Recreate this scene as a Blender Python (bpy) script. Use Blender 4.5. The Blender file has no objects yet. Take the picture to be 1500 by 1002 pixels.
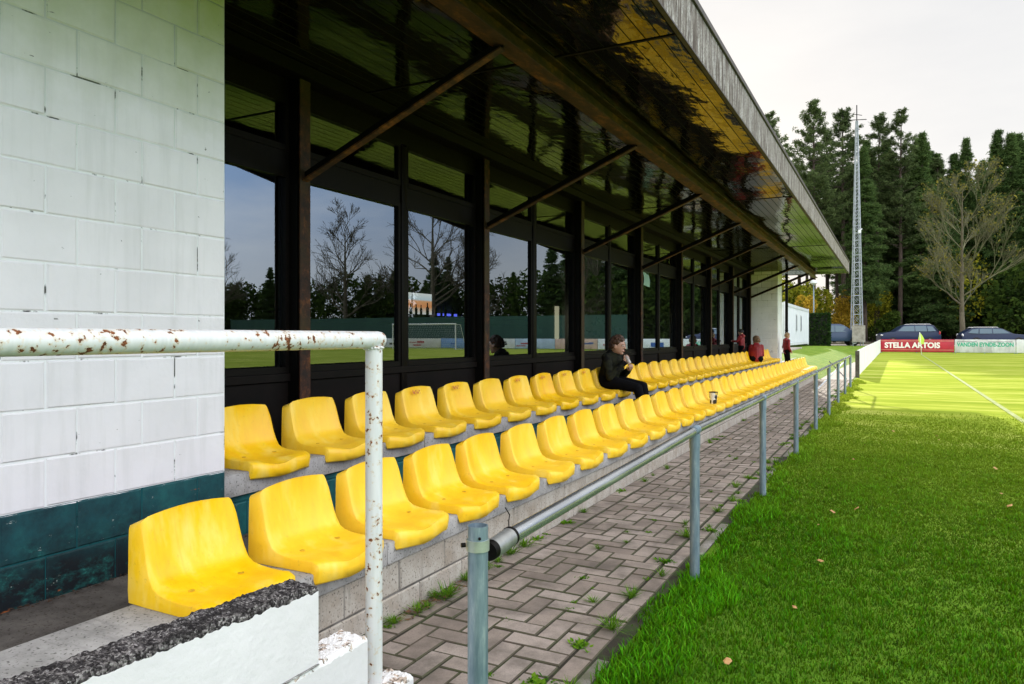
import bpy, bmesh, math, random
import numpy as np
from mathutils import Vector, Matrix, noise as mnoise

R = math.radians
scene = bpy.context.scene
COL = scene.collection
random.seed(7)
G = -1.30                      # ground level: the camera is at z = 0
C_, S_, F_ = .8876, .4607, 1075.0

# ------------------------------------------------------------------ helpers
def tag(o, label=None, cat=None, group=None, kind=None):
    if label: o['label'] = label
    if cat: o['category'] = cat
    if group: o['group'] = group
    if kind: o['kind'] = kind
    return o

def empty(name, loc=(0, 0, 0), rz=0, label=None, cat=None, group=None, kind=None, parent=None):
    o = bpy.data.objects.new(name, None)
    o.empty_display_size = .1
    COL.objects.link(o)
    o.location = loc
    o.rotation_euler = (0, 0, rz)
    if parent: o.parent = parent
    return tag(o, label, cat, group, kind)

def link(name, me, parent=None, loc=None):
    o = bpy.data.objects.new(name, me)
    COL.objects.link(o)
    if parent: o.parent = parent
    if loc: o.location = loc
    return o

class MB:
    def __init__(s): s.v = []; s.f = []; s.m = []
    def add(s, vs, fs, mi=0):
        n = len(s.v); s.v += [tuple(p) for p in vs]
        s.f += [tuple(i + n for i in f) for f in fs]; s.m += [mi] * len(fs)
        return s
    def box(s, x0, x1, y0, y1, z0, z1, mi=0, b=0.0):
        if b <= 0:
            return s.add([(x0,y0,z0),(x1,y0,z0),(x1,y1,z0),(x0,y1,z0),(x0,y0,z1),(x1,y0,z1),(x1,y1,z1),(x0,y1,z1)],
                         [(0,3,2,1),(4,5,6,7),(0,1,5,4),(1,2,6,5),(2,3,7,6),(3,0,4,7)], mi)
        bm = bmesh.new(); bmesh.ops.create_cube(bm, size=1)
        for v in bm.verts:
            v.co = Vector(((x0+x1)/2 + v.co.x*(x1-x0), (y0+y1)/2 + v.co.y*(y1-y0), (z0+z1)/2 + v.co.z*(z1-z0)))
        bmesh.ops.bevel(bm, geom=bm.edges[:], offset=b, segments=2, affect='EDGES', profile=.5)
        s.frombm(bm, mi); bm.free(); return s
    def frombm(s, bm, mi=0, mat=None):
        bm.verts.ensure_lookup_table()
        vs = [(mat @ v.co) if mat else v.co.copy() for v in bm.verts]
        for i, v in enumerate(bm.verts): v.index = i
        s.add(vs, [[v.index for v in f.verts] for f in bm.faces], mi)
    def tube(s, pts, rad, n=12, mi=0, caps=True, flat=False):
        pts = [Vector(p) for p in pts]
        rr = rad if isinstance(rad, (list, tuple)) else [rad]*len(pts)
        rings = []; up0 = None
        for i, p in enumerate(pts):
            d = (pts[min(i+1, len(pts)-1)] - pts[max(i-1, 0)]).normalized()
            if up0 is None:
                a = Vector((0,0,1)) if abs(d.z) < .9 else Vector((1,0,0))
                up0 = (a - d*a.dot(d)).normalized()
            else:
                up0 = (up0 - d*up0.dot(d)).normalized()
            q = d.cross(up0)
            rings.append([p + (up0*math.cos(2*math.pi*k/n) + q*math.sin(2*math.pi*k/n))*rr[i] for k in range(n)])
        vs = [v for r_ in rings for v in r_]; fs = []
        for i in range(len(rings)-1):
            for k in range(n):
                fs.append((i*n+k, i*n+(k+1) % n, (i+1)*n+(k+1) % n, (i+1)*n+k))
        if caps:
            fs.append(tuple(range(n))[::-1]); fs.append(tuple((len(rings)-1)*n + k for k in range(n)))
        return s.add(vs, fs, mi)
    def beam(s, a, b, w, h, mi=0):
        a = Vector(a); b = Vector(b); d = (b-a).normalized()
        side = d.cross(Vector((0,0,1)))
        side = Vector((1,0,0)) if side.length < 1e-4 else side.normalized()
        up = side.cross(d).normalized()
        vs = []
        for p in (a, b):
            for sx, sz in ((-1,-1),(1,-1),(1,1),(-1,1)):
                vs.append(p + side*sx*w/2 + up*sz*h/2)
        return s.add(vs, [(0,1,2,3),(7,6,5,4),(0,4,5,1),(1,5,6,2),(2,6,7,3),(3,7,4,0)], mi)
    def ell(s, c, r, mi=0, seg=16, rings=10, rot=None):
        vs = []; fs = []
        for i in range(rings+1):
            th = math.pi*i/rings
            for k in range(seg):
                ph = 2*math.pi*k/seg
                p = Vector((r[0]*math.sin(th)*math.cos(ph), r[1]*math.sin(th)*math.sin(ph), r[2]*math.cos(th)))
                if rot: p = rot @ p
                vs.append(Vector(c)+p)
        for i in range(rings):
            for k in range(seg):
                fs.append((i*seg+k, (i+1)*seg+k, (i+1)*seg+(k+1) % seg, i*seg+(k+1) % seg))
        return s.add(vs, fs, mi)
    def cap(s, a, b, r0, r1, mi=0, n=12):
        a = Vector(a); b = Vector(b); d = b-a
        if d.length < 1e-6: return s.ell(a, (r0,)*3, mi)
        u = d.normalized(); pts = []; rad = []
        for k in range(5):
            t = math.pi/2*k/4
            pts.append(a - u*r0*math.cos(t)); rad.append(max(r0*math.sin(t), r0*.06))
        for k in range(5):
            t = math.pi/2*k/4
            pts.append(b + u*r1*math.sin(t)); rad.append(max(r1*math.cos(t), r1*.06))
        return s.tube(pts, rad, n, mi)
    def mesh(s, name, mats, smooth=False, angle=None):
        me = bpy.data.meshes.new(name)
        me.from_pydata(s.v, [], s.f)
        if not isinstance(mats, (list, tuple)): mats = [mats]
        for m in mats: me.materials.append(m)
        if len(mats) > 1: me.polygons.foreach_set('material_index', s.m)
        if smooth: me.polygons.foreach_set('use_smooth', [True]*len(me.polygons))
        me.update(); me.validate()
        if smooth and angle: me.set_sharp_from_angle(angle=R(angle))
        return me
    def build(s, name, mats, parent=None, smooth=False, angle=None, loc=None):
        return link(name, s.mesh(name, mats, smooth, angle), parent, loc)

def remesh(name, mb, mat, parent, vox=.008, smooth=3):
    me = mb.mesh(name + '_src', mat)
    o = bpy.data.objects.new(name, me); COL.objects.link(o)
    m = o.modifiers.new('r', 'REMESH'); m.mode = 'VOXEL'; m.voxel_size = vox; m.use_smooth_shade = True
    if smooth:
        q = o.modifiers.new('s', 'SMOOTH'); q.iterations = smooth; q.factor = .5
    dg = bpy.context.evaluated_depsgraph_get(); dg.update()
    nm = bpy.data.meshes.new_from_object(o.evaluated_get(dg))
    o.modifiers.clear(); o.data = nm; nm.name = name
    if not nm.materials: nm.materials.append(mat)
    nm.polygons.foreach_set('use_smooth', [True]*len(nm.polygons))
    if parent: o.parent = parent
    return o

# ------------------------------------------------------------------ materials
class N:
    def __init__(s, name):
        s.m = bpy.data.materials.new(name); s.m.use_nodes = True
        s.t = s.m.node_tree; s.t.nodes.clear()
        s.out = s.n('ShaderNodeOutputMaterial')
    def n(s, typ, **kw):
        nd = s.t.nodes.new(typ)
        for k, v in kw.items():
            if k in nd.inputs.keys(): s.set(nd.inputs[k], v)
            else: setattr(nd, k, v)
        return nd
    def set(s, inp, v):
        if hasattr(v, 'is_linked') or isinstance(v, bpy.types.NodeSocket): s.t.links.new(v, inp)
        elif isinstance(v, tuple) and len(v) == 3 and inp.type == 'RGBA': inp.default_value = (*v, 1)
        else: inp.default_value = v
    def coord(s, kind='Object', scale=(1,1,1), rot=(0,0,0)):
        tc = s.n('ShaderNodeTexCoord'); mp = s.n('ShaderNodeMapping')
        s.t.links.new(tc.outputs[kind], mp.inputs['Vector'])
        mp.inputs['Scale'].default_value = scale; mp.inputs['Rotation'].default_value = rot
        return mp.outputs['Vector']
    def pos(s, scale=(1,1,1)):
        g = s.n('ShaderNodeNewGeometry'); mp = s.n('ShaderNodeMapping')
        s.t.links.new(g.outputs['Position'], mp.inputs['Vector']); mp.inputs['Scale'].default_value = scale
        return mp.outputs['Vector']
    def noise(s, vec, scale=5, detail=4, rough=.6, dist=0):
        return s.n('ShaderNodeTexNoise', Vector=vec, Scale=scale, Detail=detail, Roughness=rough, Distortion=dist).outputs['Fac']
    def ramp(s, fac, stops):
        r = s.n('ShaderNodeValToRGB'); s.t.links.new(fac, r.inputs[0]); e = r.color_ramp.elements
        while len(e) < len(stops): e.new(.5)
        for i, (p, c) in enumerate(stops):
            e[i].position = p; e[i].color = (*c, 1) if isinstance(c, tuple) else (c, c, c, 1)
        return r.outputs[0]
    def mix(s, fac, a, b, mode='MIX'):
        x = s.n('ShaderNodeMix', data_type='RGBA', blend_type=mode)
        s.set(x.inputs[0], fac); s.set(x.inputs[6], a); s.set(x.inputs[7], b)
        return x.outputs[2]
    def math(s, op, a, b=0.0, c=None):
        x = s.n('ShaderNodeMath', operation=op); s.set(x.inputs[0], a); s.set(x.inputs[1], b)
        if c is not None: s.set(x.inputs[2], c)
        return x.outputs[0]
    def bump(s, h, strength=.3, dist=.01, prev=None):
        b = s.n('ShaderNodeBump', Strength=strength, Distance=dist, Height=h)
        if prev: s.t.links.new(prev, b.inputs['Normal'])
        return b.outputs[0]
    def bsdf(s, color, rough=.6, metal=0, normal=None, spec=.5, **kw):
        p = s.n('ShaderNodeBsdfPrincipled')
        s.set(p.inputs['Base Color'], color); s.set(p.inputs['Roughness'], rough); s.set(p.inputs['Metallic'], metal)
        s.set(p.inputs['Specular IOR Level'], spec)
        if normal is not None: s.t.links.new(normal, p.inputs['Normal'])
        for k, v in kw.items(): s.set(p.inputs[k.replace('_', ' ')], v)
        return p.outputs[0]
    def done(s, sh):
        s.t.links.new(sh, s.out.inputs['Surface']); return s.m

def simple(name, c1, c2=None, scale=8, rough=.6, bump=.2, bscale=40, metal=0, spec=.5, coord='pos', stretch=(1,1,1), bdist=.004, lo=.35, hi=.65):
    k = N(name); v = k.pos(stretch) if coord == 'pos' else k.coord('Object', stretch)
    c2 = c2 or tuple(x*.7 for x in c1)
    col = k.ramp(k.noise(v, scale, 5, .65), [(lo, c1), (hi, c2)])
    nm = k.bump(k.noise(v, bscale, 4, .6), bump, bdist) if bump else None
    return k.done(k.bsdf(col, rough, metal, nm, spec))

def mat_painted_wall():
    k = N('white painted block wall'); v = k.pos()
    sep = k.n('ShaderNodeSeparateXYZ', Vector=v)
    n1 = k.noise(v, 2.2, 5, .6); n2 = k.noise(v, 30, 5, .7)
    white = k.mix(k.ramp(n1, [(.35, 0.), (.7, 1.)]), (.80,.77,.79), (.72,.695,.71))
    # green light bounced off the grass, painted in towards the wall top
    mz = k.n('ShaderNodeMapRange', Value=k.math('ADD', sep.outputs[2], k.math('MULTIPLY', n1, .8)))
    mz.inputs[1].default_value = 1.35; mz.inputs[2].default_value = 2.25
    white = k.mix(mz.outputs[0], white, (.30,.36,.07))
    # small chips and specks
    ch = k.noise(k.pos((1,1,1.5)), 26, 3, .5)
    white = k.mix(k.ramp(ch, [(.74, 0.), (.77, 1.)]), white, (.20,.19,.18))
    st = k.noise(k.pos((6,6,.5)), 3, 4, .6)
    white = k.mix(k.math('MULTIPLY', k.ramp(st, [(.5, 0.), (.85, 1.)]), .35), white, (.45,.45,.42))
    g1 = k.noise(v, 5, 6, .7)
    green = k.ramp(g1, [(.25, (.001,.013,.02)), (.5, (.004,.052,.062)), (.75, (.010,.11,.11))])
    gd = k.n('ShaderNodeMapRange', Value=k.math('ADD', sep.outputs[2], k.math('MULTIPLY', k.noise(v, 7, 5, .7), .3)))
    gd.inputs[1].default_value = -.80; gd.inputs[2].default_value = -.63
    green = k.mix(gd.outputs[0], k.ramp(k.noise(k.pos((1,1,1.6)), 8, 6, .75), [(.50, (.003,.007,.011)), (.60, (.006,.06,.06)), (.66, (.02,.16,.14))]), green)
    green = k.mix(k.ramp(k.noise(k.pos((1,1,2)), 13, 6, .7), [(.65, 0.), (.67, 1.)]), green, (.40,.43,.40))
    green = k.mix(k.ramp(k.noise(k.pos((1,1,3)), 6, 3, .6), [(.71, 0.), (.74, 1.)]), green, (.28,.08,.02))
    edge = k.math('ADD', sep.outputs[2], k.math('MULTIPLY', k.noise(v, 12, 3, .5), .012))
    sel = k.math('GREATER_THAN', edge, -.678)
    col = k.mix(sel, green, white)
    nm = k.bump(n2, .35, .004); nm = k.bump(k.noise(v, 6, 4, .6), .5, .012, nm)
    return k.done(k.bsdf(col, .62, 0, nm, .35))

def mat_joint():
    k = N('painted mortar joint'); v = k.pos()
    sep = k.n('ShaderNodeSeparateXYZ', Vector=v)
    cr = k.ramp(k.noise(v, 4, 5, .7), [(.37, 0.), (.42, 1.)])
    col = k.mix(cr, (.08,.08,.075), (.76,.77,.77))
    gr = k.mix(cr, (.003,.01,.012), (.006,.07,.08))
    sel = k.math('GREATER_THAN', sep.outputs[2], -.68)
    mz = k.n('ShaderNodeMapRange', Value=sep.outputs[2]); mz.inputs[1].default_value = .7; mz.inputs[2].default_value = 2.0
    col = k.mix(mz.outputs[0], col, (.12,.15,.05))  # same green bounce tint painted into the joints higher up
    return k.done(k.bsdf(k.mix(sel, gr, col), .8, 0, k.bump(k.noise(v, 60, 3), .4, .004), .2))

def mat_seat():
    k = N('yellow moulded plastic'); v = k.coord('Object')
    oi = k.n('ShaderNodeObjectInfo')
    vv = k.n('ShaderNodeVectorMath', operation='ADD'); k.t.links.new(v, vv.inputs[0])
    cm = k.n('ShaderNodeCombineXYZ', X=k.math('MULTIPLY', oi.outputs['Random'], 37.)); k.t.links.new(cm.outputs[0], vv.inputs[1])
    w = vv.outputs[0]
    mp = k.n('ShaderNodeMapping'); k.t.links.new(w, mp.inputs[0]); mp.inputs['Scale'].default_value = (1, 1.2, .35)
    n1 = k.noise(mp.outputs[0], 7, 4, .6)
    col = k.ramp(n1, [(.32, (.90,.475,.000)), (.54, (.94,.57,.004)), (.76, (.97,.70,.14))])
    dirt = k.noise(w, 34, 6, .8)
    col = k.mix(k.ramp(dirt, [(.58, 0.), (.74, .55)]), col, (.42,.25,.03))
    str_ = k.n('ShaderNodeMapping'); k.t.links.new(w, str_.inputs[0]); str_.inputs['Scale'].default_value = (1, 22, 1.2)
    col = k.mix(k.ramp(k.noise(str_.outputs[0], 2, 4, .6), [(.58, 0.), (.8, .4)]), col, (.66,.41,.03))
    col = k.mix(k.math('MULTIPLY', oi.outputs['Random'], .30), col, (.93,.66,.10))
    ro = k.ramp(n1, [(.3, .34), (.8, .52)])
    return k.done(k.bsdf(col, ro, 0, k.bump(k.noise(w, 90, 3), .06, .002), .45, Subsurface_Weight=0.0))

def mat_soffit():
    k = N('varnished soffit boards'); v = k.pos()
    n1 = k.noise(k.pos((1, .15, 1)), 8, 4, .6)
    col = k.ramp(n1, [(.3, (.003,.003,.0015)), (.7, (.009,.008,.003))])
    hb = k.noise(k.pos((1.6, .9, 1)), 4.5, 2, .5)
    nm = k.bump(k.noise(k.pos((.8, .5, 1)), .9, 1, .4), .9, .085)
    nm = k.bump(hb, .20, .02, nm)
    nm = k.bump(k.noise(k.pos((3, 1, 1)), 17, 2, .5), .06, .006, nm)
    gl = k.n('ShaderNodeBsdfGlossy', Color=(.72,.72,.62), Roughness=.06); k.t.links.new(nm, gl.inputs['Normal'])
    df = k.n('ShaderNodeBsdfDiffuse', Color=col)
    lw = k.n('ShaderNodeFresnel', IOR=1.55); k.t.links.new(nm, lw.inputs['Normal'])
    f = k.math('ADD', k.math('MULTIPLY', lw.outputs[0], 1.35), -.025)
    f = k.math('MINIMUM', k.math('MULTIPLY', f, 1.2), .36)
    mx = k.n('ShaderNodeMixShader'); k.set(mx.inputs[0], f); k.t.links.new(df.outputs[0], mx.inputs[1]); k.t.links.new(gl.outputs[0], mx.inputs[2])
    return k.done(mx.outputs[0])

def mat_glass():
    k = N('tinted window glass')
    v = k.pos()
    nm = k.bump(k.noise(v, 1.3, 1, .4), .012, .02)
    gl = k.n('ShaderNodeBsdfGlossy', Color=(.80,.90,1.0), Roughness=.0); k.t.links.new(nm, gl.inputs['Normal'])
    tr = k.n('ShaderNodeBsdfTransparent', Color=(.45,.47,.42))
    fr = k.n('ShaderNodeFresnel', IOR=1.5)
    f = k.math('ADD', k.math('MULTIPLY', fr.outputs[0], 1.5), .15)
    mx = k.n('ShaderNodeMixShader'); k.set(mx.inputs[0], f); k.t.links.new(tr.outputs[0], mx.inputs[1]); k.t.links.new(gl.outputs[0], mx.inputs[2])
    return k.done(mx.outputs[0])

def mat_leaf(name, c1, c2, trans=.35, rnd=True):
    k = N(name)
    g = k.n('ShaderNodeNewGeometry')
    oi = k.n('ShaderNodeObjectInfo')
    cl = k.noise(k.pos(), .55, 3, .6)
    f = k.math('ADD', k.math('MULTIPLY', g.outputs['Random Per Island'], .6), k.math('MULTIPLY', cl, .5))
    f = k.math('ADD', f, k.math('MULTIPLY', oi.outputs['Random'], .2))
    col = k.ramp(f, [(.25, c1), (.95, c2)])
    d = k.n('ShaderNodeBsdfDiffuse', Color=col)
    t = k.n('ShaderNodeBsdfTranslucent', Color=col)
    mx = k.n('ShaderNodeMixShader'); mx.inputs[0].default_value = trans
    k.t.links.new(d.outputs[0], mx.inputs[1]); k.t.links.new(t.outputs[0], mx.inputs[2])
    return k.done(mx.outputs[0])

def mat_grass_blade():
    k = N('grass blades')
    g = k.n('ShaderNodeNewGeometry')
    big = k.noise(k.pos(), .9, 4, .6); mid = k.noise(k.pos(), 11, 4, .7)
    f = k.math('ADD', k.math('MULTIPLY', g.outputs['Random Per Island'], .42), k.math('ADD', k.math('MULTIPLY', big, .22), k.math('MULTIPLY', mid, .38)))
    col = k.ramp(f, [(.28, (.005,.034,.001)), (.43, (.026,.17,.002)), (.60, (.065,.35,.003)), (.88, (.22,.46,.02))])
    sy = k.n('ShaderNodeSeparateXYZ', Vector=k.pos())
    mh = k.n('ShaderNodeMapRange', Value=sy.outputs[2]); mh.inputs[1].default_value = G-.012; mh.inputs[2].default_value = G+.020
    col = k.mix(mh.outputs[0], k.mix(.18, (.006,.010,.002), col), col)  # blade bases darkened in colour, imitating shade between the blades
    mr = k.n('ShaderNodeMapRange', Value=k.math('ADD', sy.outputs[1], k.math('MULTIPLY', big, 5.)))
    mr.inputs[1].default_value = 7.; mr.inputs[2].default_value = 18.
    col = k.mix(mr.outputs[0], col, k.ramp(f, [(.2, (.13,.21,.015)), (.6, (.29,.36,.03)), (.9, (.46,.46,.11))]))  # sunlit yellow painted into the blades with distance, like the pitch
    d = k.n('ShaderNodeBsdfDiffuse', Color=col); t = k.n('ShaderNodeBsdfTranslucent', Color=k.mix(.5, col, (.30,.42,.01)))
    gl = k.n('ShaderNodeBsdfGlossy', Color=(.4,.5,.2), Roughness=.45)
    mx = k.n('ShaderNodeMixShader'); mx.inputs[0].default_value = .33
    k.t.links.new(d.outputs[0], mx.inputs[1]); k.t.links.new(t.outputs[0], mx.inputs[2])
    m2 = k.n('ShaderNodeMixShader'); m2.inputs[0].default_value = .025
    k.t.links.new(mx.outputs[0], m2.inputs[1]); k.t.links.new(gl.outputs[0], m2.inputs[2])
    return k.done(m2.outputs[0])

def mat_pitch():
    k = N('mown pitch grass'); v = k.pos()
    sep = k.n('ShaderNodeSeparateXYZ', Vector=v)
    n1 = k.noise(v, 1.1, 5, .65); n2 = k.noise(v, 26, 5, .75); n3 = k.noise(v, 140, 3, .7)
    lush = k.ramp(k.math('ADD', k.math('MULTIPLY', n2, .6), k.math('MULTIPLY', n3, .4)), [(.3, (.008,.04,.001)), (.5, (.035,.16,.003)), (.68, (.09,.30,.008))])
    # sunlit grass tone painted in with distance: yellower, with pale light streaks
    sunlit = k.ramp(k.noise(k.pos((.25, 1.1, 1)), 1.2, 5, .7), [(.3, (.14,.22,.015)), (.5, (.26,.32,.035)), (.72, (.50,.50,.15))])
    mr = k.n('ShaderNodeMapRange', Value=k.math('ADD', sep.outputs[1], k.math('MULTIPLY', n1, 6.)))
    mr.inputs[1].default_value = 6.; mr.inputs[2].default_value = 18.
    col = k.mix(mr.outputs[0], lush, sunlit)
    nm = k.bump(n2, .8, .03); nm = k.bump(n3, .6, .01, nm)
    d = k.n('ShaderNodeBsdfDiffuse', Color=col); k.t.links.new(nm, d.inputs['Normal'])
    gl = k.n('ShaderNodeBsdfGlossy', Color=k.mix(.3, col, (.8,.9,.2)), Roughness=.62); k.t.links.new(nm, gl.inputs['Normal'])
    mx = k.n('ShaderNodeMixShader'); mx.inputs[0].default_value = .35
    k.t.links.new(d.outputs[0], mx.inputs[1]); k.t.links.new(gl.outputs[0], mx.inputs[2])
    return k.done(mx.outputs[0])

def mat_galv(name, dark=False, streak=(6,6,1)):
    k = N(name); v = k.pos(streak)
    n = k.noise(v, 9, 5, .65)
    c = [(.3, (.13,.19,.24)), (.55, (.22,.29,.34)), (.8, (.42,.48,.52))] if dark else [(.3, (.34,.36,.38)), (.6, (.50,.52,.54)), (.8, (.66,.67,.68))]
    col = k.ramp(n, c)
    return k.done(k.bsdf(col, k.ramp(n, [(.3, .20), (.8, .36)]) if not dark else .5, .85 if not dark else .55, k.bump(k.noise(k.pos(), 70, 3), .1, .001), .5))

def mat_rusty_paint():
    k = N('rust spotted white paint'); v = k.pos()
    sep = k.n('ShaderNodeSeparateXYZ', Vector=v)
    n1 = k.noise(v, 52, 4, .62); n0 = k.noise(v, 5, 3, .6); n2 = k.noise(v, 120, 4, .7)
    m = k.math('ADD', n1, k.math('MULTIPLY', n0, .5))
    m = k.math('ADD', m, k.math('MULTIPLY', k.math('GREATER_THAN', sep.outputs[2], -.045), .035))
    spots = k.ramp(m, [(.912, 0.), (.925, 1.)])
    halo = k.ramp(m, [(.82, 0.), (.93, .6)])
    paint = k.mix(k.ramp(k.noise(k.pos((20,20,2)), 3, 3), [(.4, 0.), (.7, 1.)]), (.66,.66,.66), (.56,.57,.57))
    col = k.mix(halo, paint, (.58,.40,.19))
    col = k.mix(spots, col, k.ramp(n2, [(.35, (.05,.015,.006)), (.6, (.22,.07,.02))]))
    return k.done(k.bsdf(col, k.mix(spots, (.35,)*3, (.9,)*3), 0, k.bump(spots, .5, -.002), .45))

def mat_fascia():
    k = N('weathered fascia board')
    n1 = k.noise(k.pos((1, 5, .55)), 3.2, 6, .72); n2 = k.noise(k.pos((1, 14, 1.3)), 2.5, 6, .75); n3 = k.noise(k.pos(), 60, 4, .7)
    col = k.ramp(n1, [(.36, (.12,.095,.08)), (.48, (.30,.27,.25)), (.62, (.52,.50,.49))])
    col = k.mix(k.ramp(n2, [(.47, 0.), (.56, .95)]), col, (.060,.040,.032))
    col = k.mix(k.ramp(n3, [(.5, 0.), (.62, .75)]), col, (.08,.06,.05))
    return k.done(k.bsdf(col, .75, 0, k.bump(n2, .4, .006), .25))

def mat_rust_steel():
    k = N('rusting brown steel'); n = k.noise(k.pos(), 14, 6, .75); n2 = k.noise(k.pos(), 2, 3, .6)
    col = k.ramp(n, [(.38, (.012,.006,.004)), (.55, (.05,.016,.006)), (.70, (.17,.055,.012))])
    col = k.mix(k.ramp(n2, [(.45, 0.), (.6, .8)]), col, (.045,.028,.006))
    return k.done(k.bsdf(col, .65, .1, k.bump(n, .5, .004), .4))

def mat_concrete(name, c1, c2, dark=(.06,.055,.05), streak=True):
    k = N(name); v = k.pos()
    n = k.noise(v, 7, 6, .7); sp = k.noise(v, 95, 2, .5)
    col = k.ramp(n, [(.32, c2), (.62, c1)])
    col = k.mix(k.ramp(sp, [(.60, 0.), (.68, .75)]), col, dark)
    col = k.mix(k.ramp(k.noise(k.pos((1, 7, 1.1)), 2.4, 5, .7), [(.52, 0.), (.78, .8 if streak else .2)]), col, tuple(x*.42 for x in c1))
    return k.done(k.bsdf(col, .88, 0, k.bump(sp, .35, -.003, k.bump(n, .3, .006)), .2))

def mat_paver():
    k = N('concrete pavers'); v = k.pos()
    at = k.n('ShaderNodeNewGeometry').outputs['Random Per Island']
    base = k.ramp(at, [(0, (.23,.185,.158)), (.5, (.31,.255,.22)), (1, (.38,.32,.285))])
    sp = k.noise(v, 210, 3, .6); n = k.noise(v, 3.5, 5, .7)
    col = k.mix(k.ramp(sp, [(.5, 0.), (.72, .55)]), base, (.10,.078,.065))
    col = k.mix(k.ramp(n, [(.42, 0.), (.66, .8)]), col, (.105,.088,.075))
    col = k.mix(k.ramp(k.noise(v, 9, 5, .7), [(.66, 0.), (.76, .5)]), col, (.07,.09,.03))
    return k.done(k.bsdf(col, .85, 0, k.bump(sp, .4, .002), .25))

MAT = {}
def m(n): return MAT[n]
MAT['wall'] = mat_painted_wall(); MAT['joint'] = mat_joint(); MAT['seat'] = mat_seat(); MAT['soffit'] = mat_soffit()
MAT['glass'] = mat_glass(); MAT['galv'] = mat_galv('galvanised rail tube', streak=(3,.25,3)); MAT['galvd'] = mat_galv('weathered galvanised post', True)
MAT['rustw'] = mat_rusty_paint(); MAT['fascia'] = mat_fascia(); MAT['rust'] = mat_rust_steel(); MAT['paver'] = mat_paver()
MAT['bench'] = mat_concrete('grey concrete slab', (.42,.40,.39), (.26,.25,.24))
MAT['riser'] = mat_concrete('rough concrete block', (.43,.39,.34), (.30,.25,.20), (.07,.05,.04))
MAT['walk'] = mat_concrete('dark concrete', (.13,.115,.105), (.06,.052,.048), (.03,.02,.015))  # darker concrete tone for the walkway and rear platform
MAT['kerb'] = mat_concrete('mossy kerb stone', (.26,.24,.22), (.13,.13,.09), (.05,.06,.02))
MAT['brown'] = simple('dark brown window frame', (.006,.004,.003), (.003,.002,.0015), 20, .5, .1, 60, spec=.12)
MAT['black'] = simple('black painted steel', (.003,.0025,.002), (.005,.004,.003), 12, .55, .1, spec=.12)
MAT['panel'] = simple('dark brown panel', (.008,.005,.004), (.004,.003,.002), 6, .55, .1, spec=.12)
MAT['dark'] = simple('dark interior', (.018,.017,.014), (.010,.010,.009), 3, .7, 0)
MAT['inwall'] = simple('interior wall', (.05,.05,.035), (.03,.03,.02), 1.5, .7, 0)
MAT['roof'] = simple('bitumen roof', (.05,.05,.05), (.03,.03,.03), 5, .9, .3)
MAT['soil'] = simple('mossy joint soil', (.022,.018,.010), (.030,.050,.008), 5, .95, .6, 80, bdist=.004, lo=.48, hi=.62)
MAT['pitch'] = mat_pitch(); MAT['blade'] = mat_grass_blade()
MAT['lawn'] = simple('rough verge grass', (.09,.19,.012), (.20,.27,.03), 1.5, .9, .9, 22, spec=.15, bdist=.05)
MAT['gravel'] = simple('pale gravel', (.42,.37,.34), (.30,.26,.24), 5, .9, .5, 60)
MAT['forest'] = simple('leaf littered forest floor', (.035,.035,.012), (.07,.05,.015), .8, .95, .6, 8, bdist=.1)
MAT['line'] = simple('chalk line', (.33,.37,.15), (.18,.24,.03), 9, .9, .2)
MAT['whitep'] = simple('white sheet metal', (.74,.76,.79), (.66,.69,.73), 2, .45, .05)
MAT['whitefence'] = simple('white fence board', (.86,.86,.86), (.70,.70,.68), 3, .7, .2, stretch=(1,1,.3))
MAT['bark'] = simple('pine bark', (.085,.06,.045), (.035,.026,.02), 9, .95, .8, 25, coord='obj', stretch=(1,1,.25), bdist=.03)
MAT['barkpale'] = simple('pale bark', (.13,.11,.07), (.07,.06,.035), 7, .95, .6, 25, coord='obj', stretch=(1,1,.3), bdist=.02)
MAT['needle'] = mat_leaf('pine needles', (.034,.060,.024), (.12,.16,.06), .35)
MAT['needle2'] = mat_leaf('fir needles', (.028,.062,.022), (.11,.17,.05), .35)
MAT['leafy'] = mat_leaf('autumn yellow leaves', (.20,.15,.02), (.62,.42,.05), .5)
MAT['leafg'] = mat_leaf('green yellow leaves', (.07,.11,.012), (.36,.34,.03), .45)
MAT['leafd'] = mat_leaf('dark green leaves', (.015,.035,.008), (.07,.11,.02), .3)
MAT['hedge'] = mat_leaf('clipped hedge leaves', (.010,.028,.008), (.040,.070,.018), .15)
MAT['twig'] = simple('fine twigs', (.145,.14,.07), (.09,.09,.045), 1, .9, 0)
MAT['weed'] = mat_leaf('weed leaves', (.03,.12,.008), (.16,.30,.02), .35)

# ------------------------------------------------------------------ world, sun, camera
SUN_E, SUN_A = R(17.2), R(-13.6)         # elevation; azimuth measured from +y towards +x
w = bpy.data.worlds.new('World'); scene.world = w; w.use_nodes = True
nt = w.node_tree; nt.nodes.clear()
def wn(t, **kw):
    n_ = nt.nodes.new(t)
    for a, b in kw.items(): setattr(n_, a, b)
    return n_
sky = wn('ShaderNodeTexSky', sky_type='NISHITA'); sky.sun_disc = False
sky.sun_elevation = SUN_E; sky.sun_rotation = SUN_A % (2*math.pi); sky.air_density = 1.2; sky.dust_density = 2.0
tc = wn('ShaderNodeTexCoord')
dp = wn('ShaderNodeVectorMath', operation='DOT_PRODUCT'); nt.links.new(tc.outputs['Generated'], dp.inputs[0])
dp.inputs[1].default_value = Vector((.78, -.34, .52)).normalized()
mr = wn('ShaderNodeMapRange'); mr.interpolation_type = 'SMOOTHSTEP'
nt.links.new(dp.outputs['Value'], mr.inputs[0])
mr.inputs[1].default_value = .02; mr.inputs[2].default_value = .85; mr.inputs[3].default_value = 1.14; mr.inputs[4].default_value = 4.3
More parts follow.
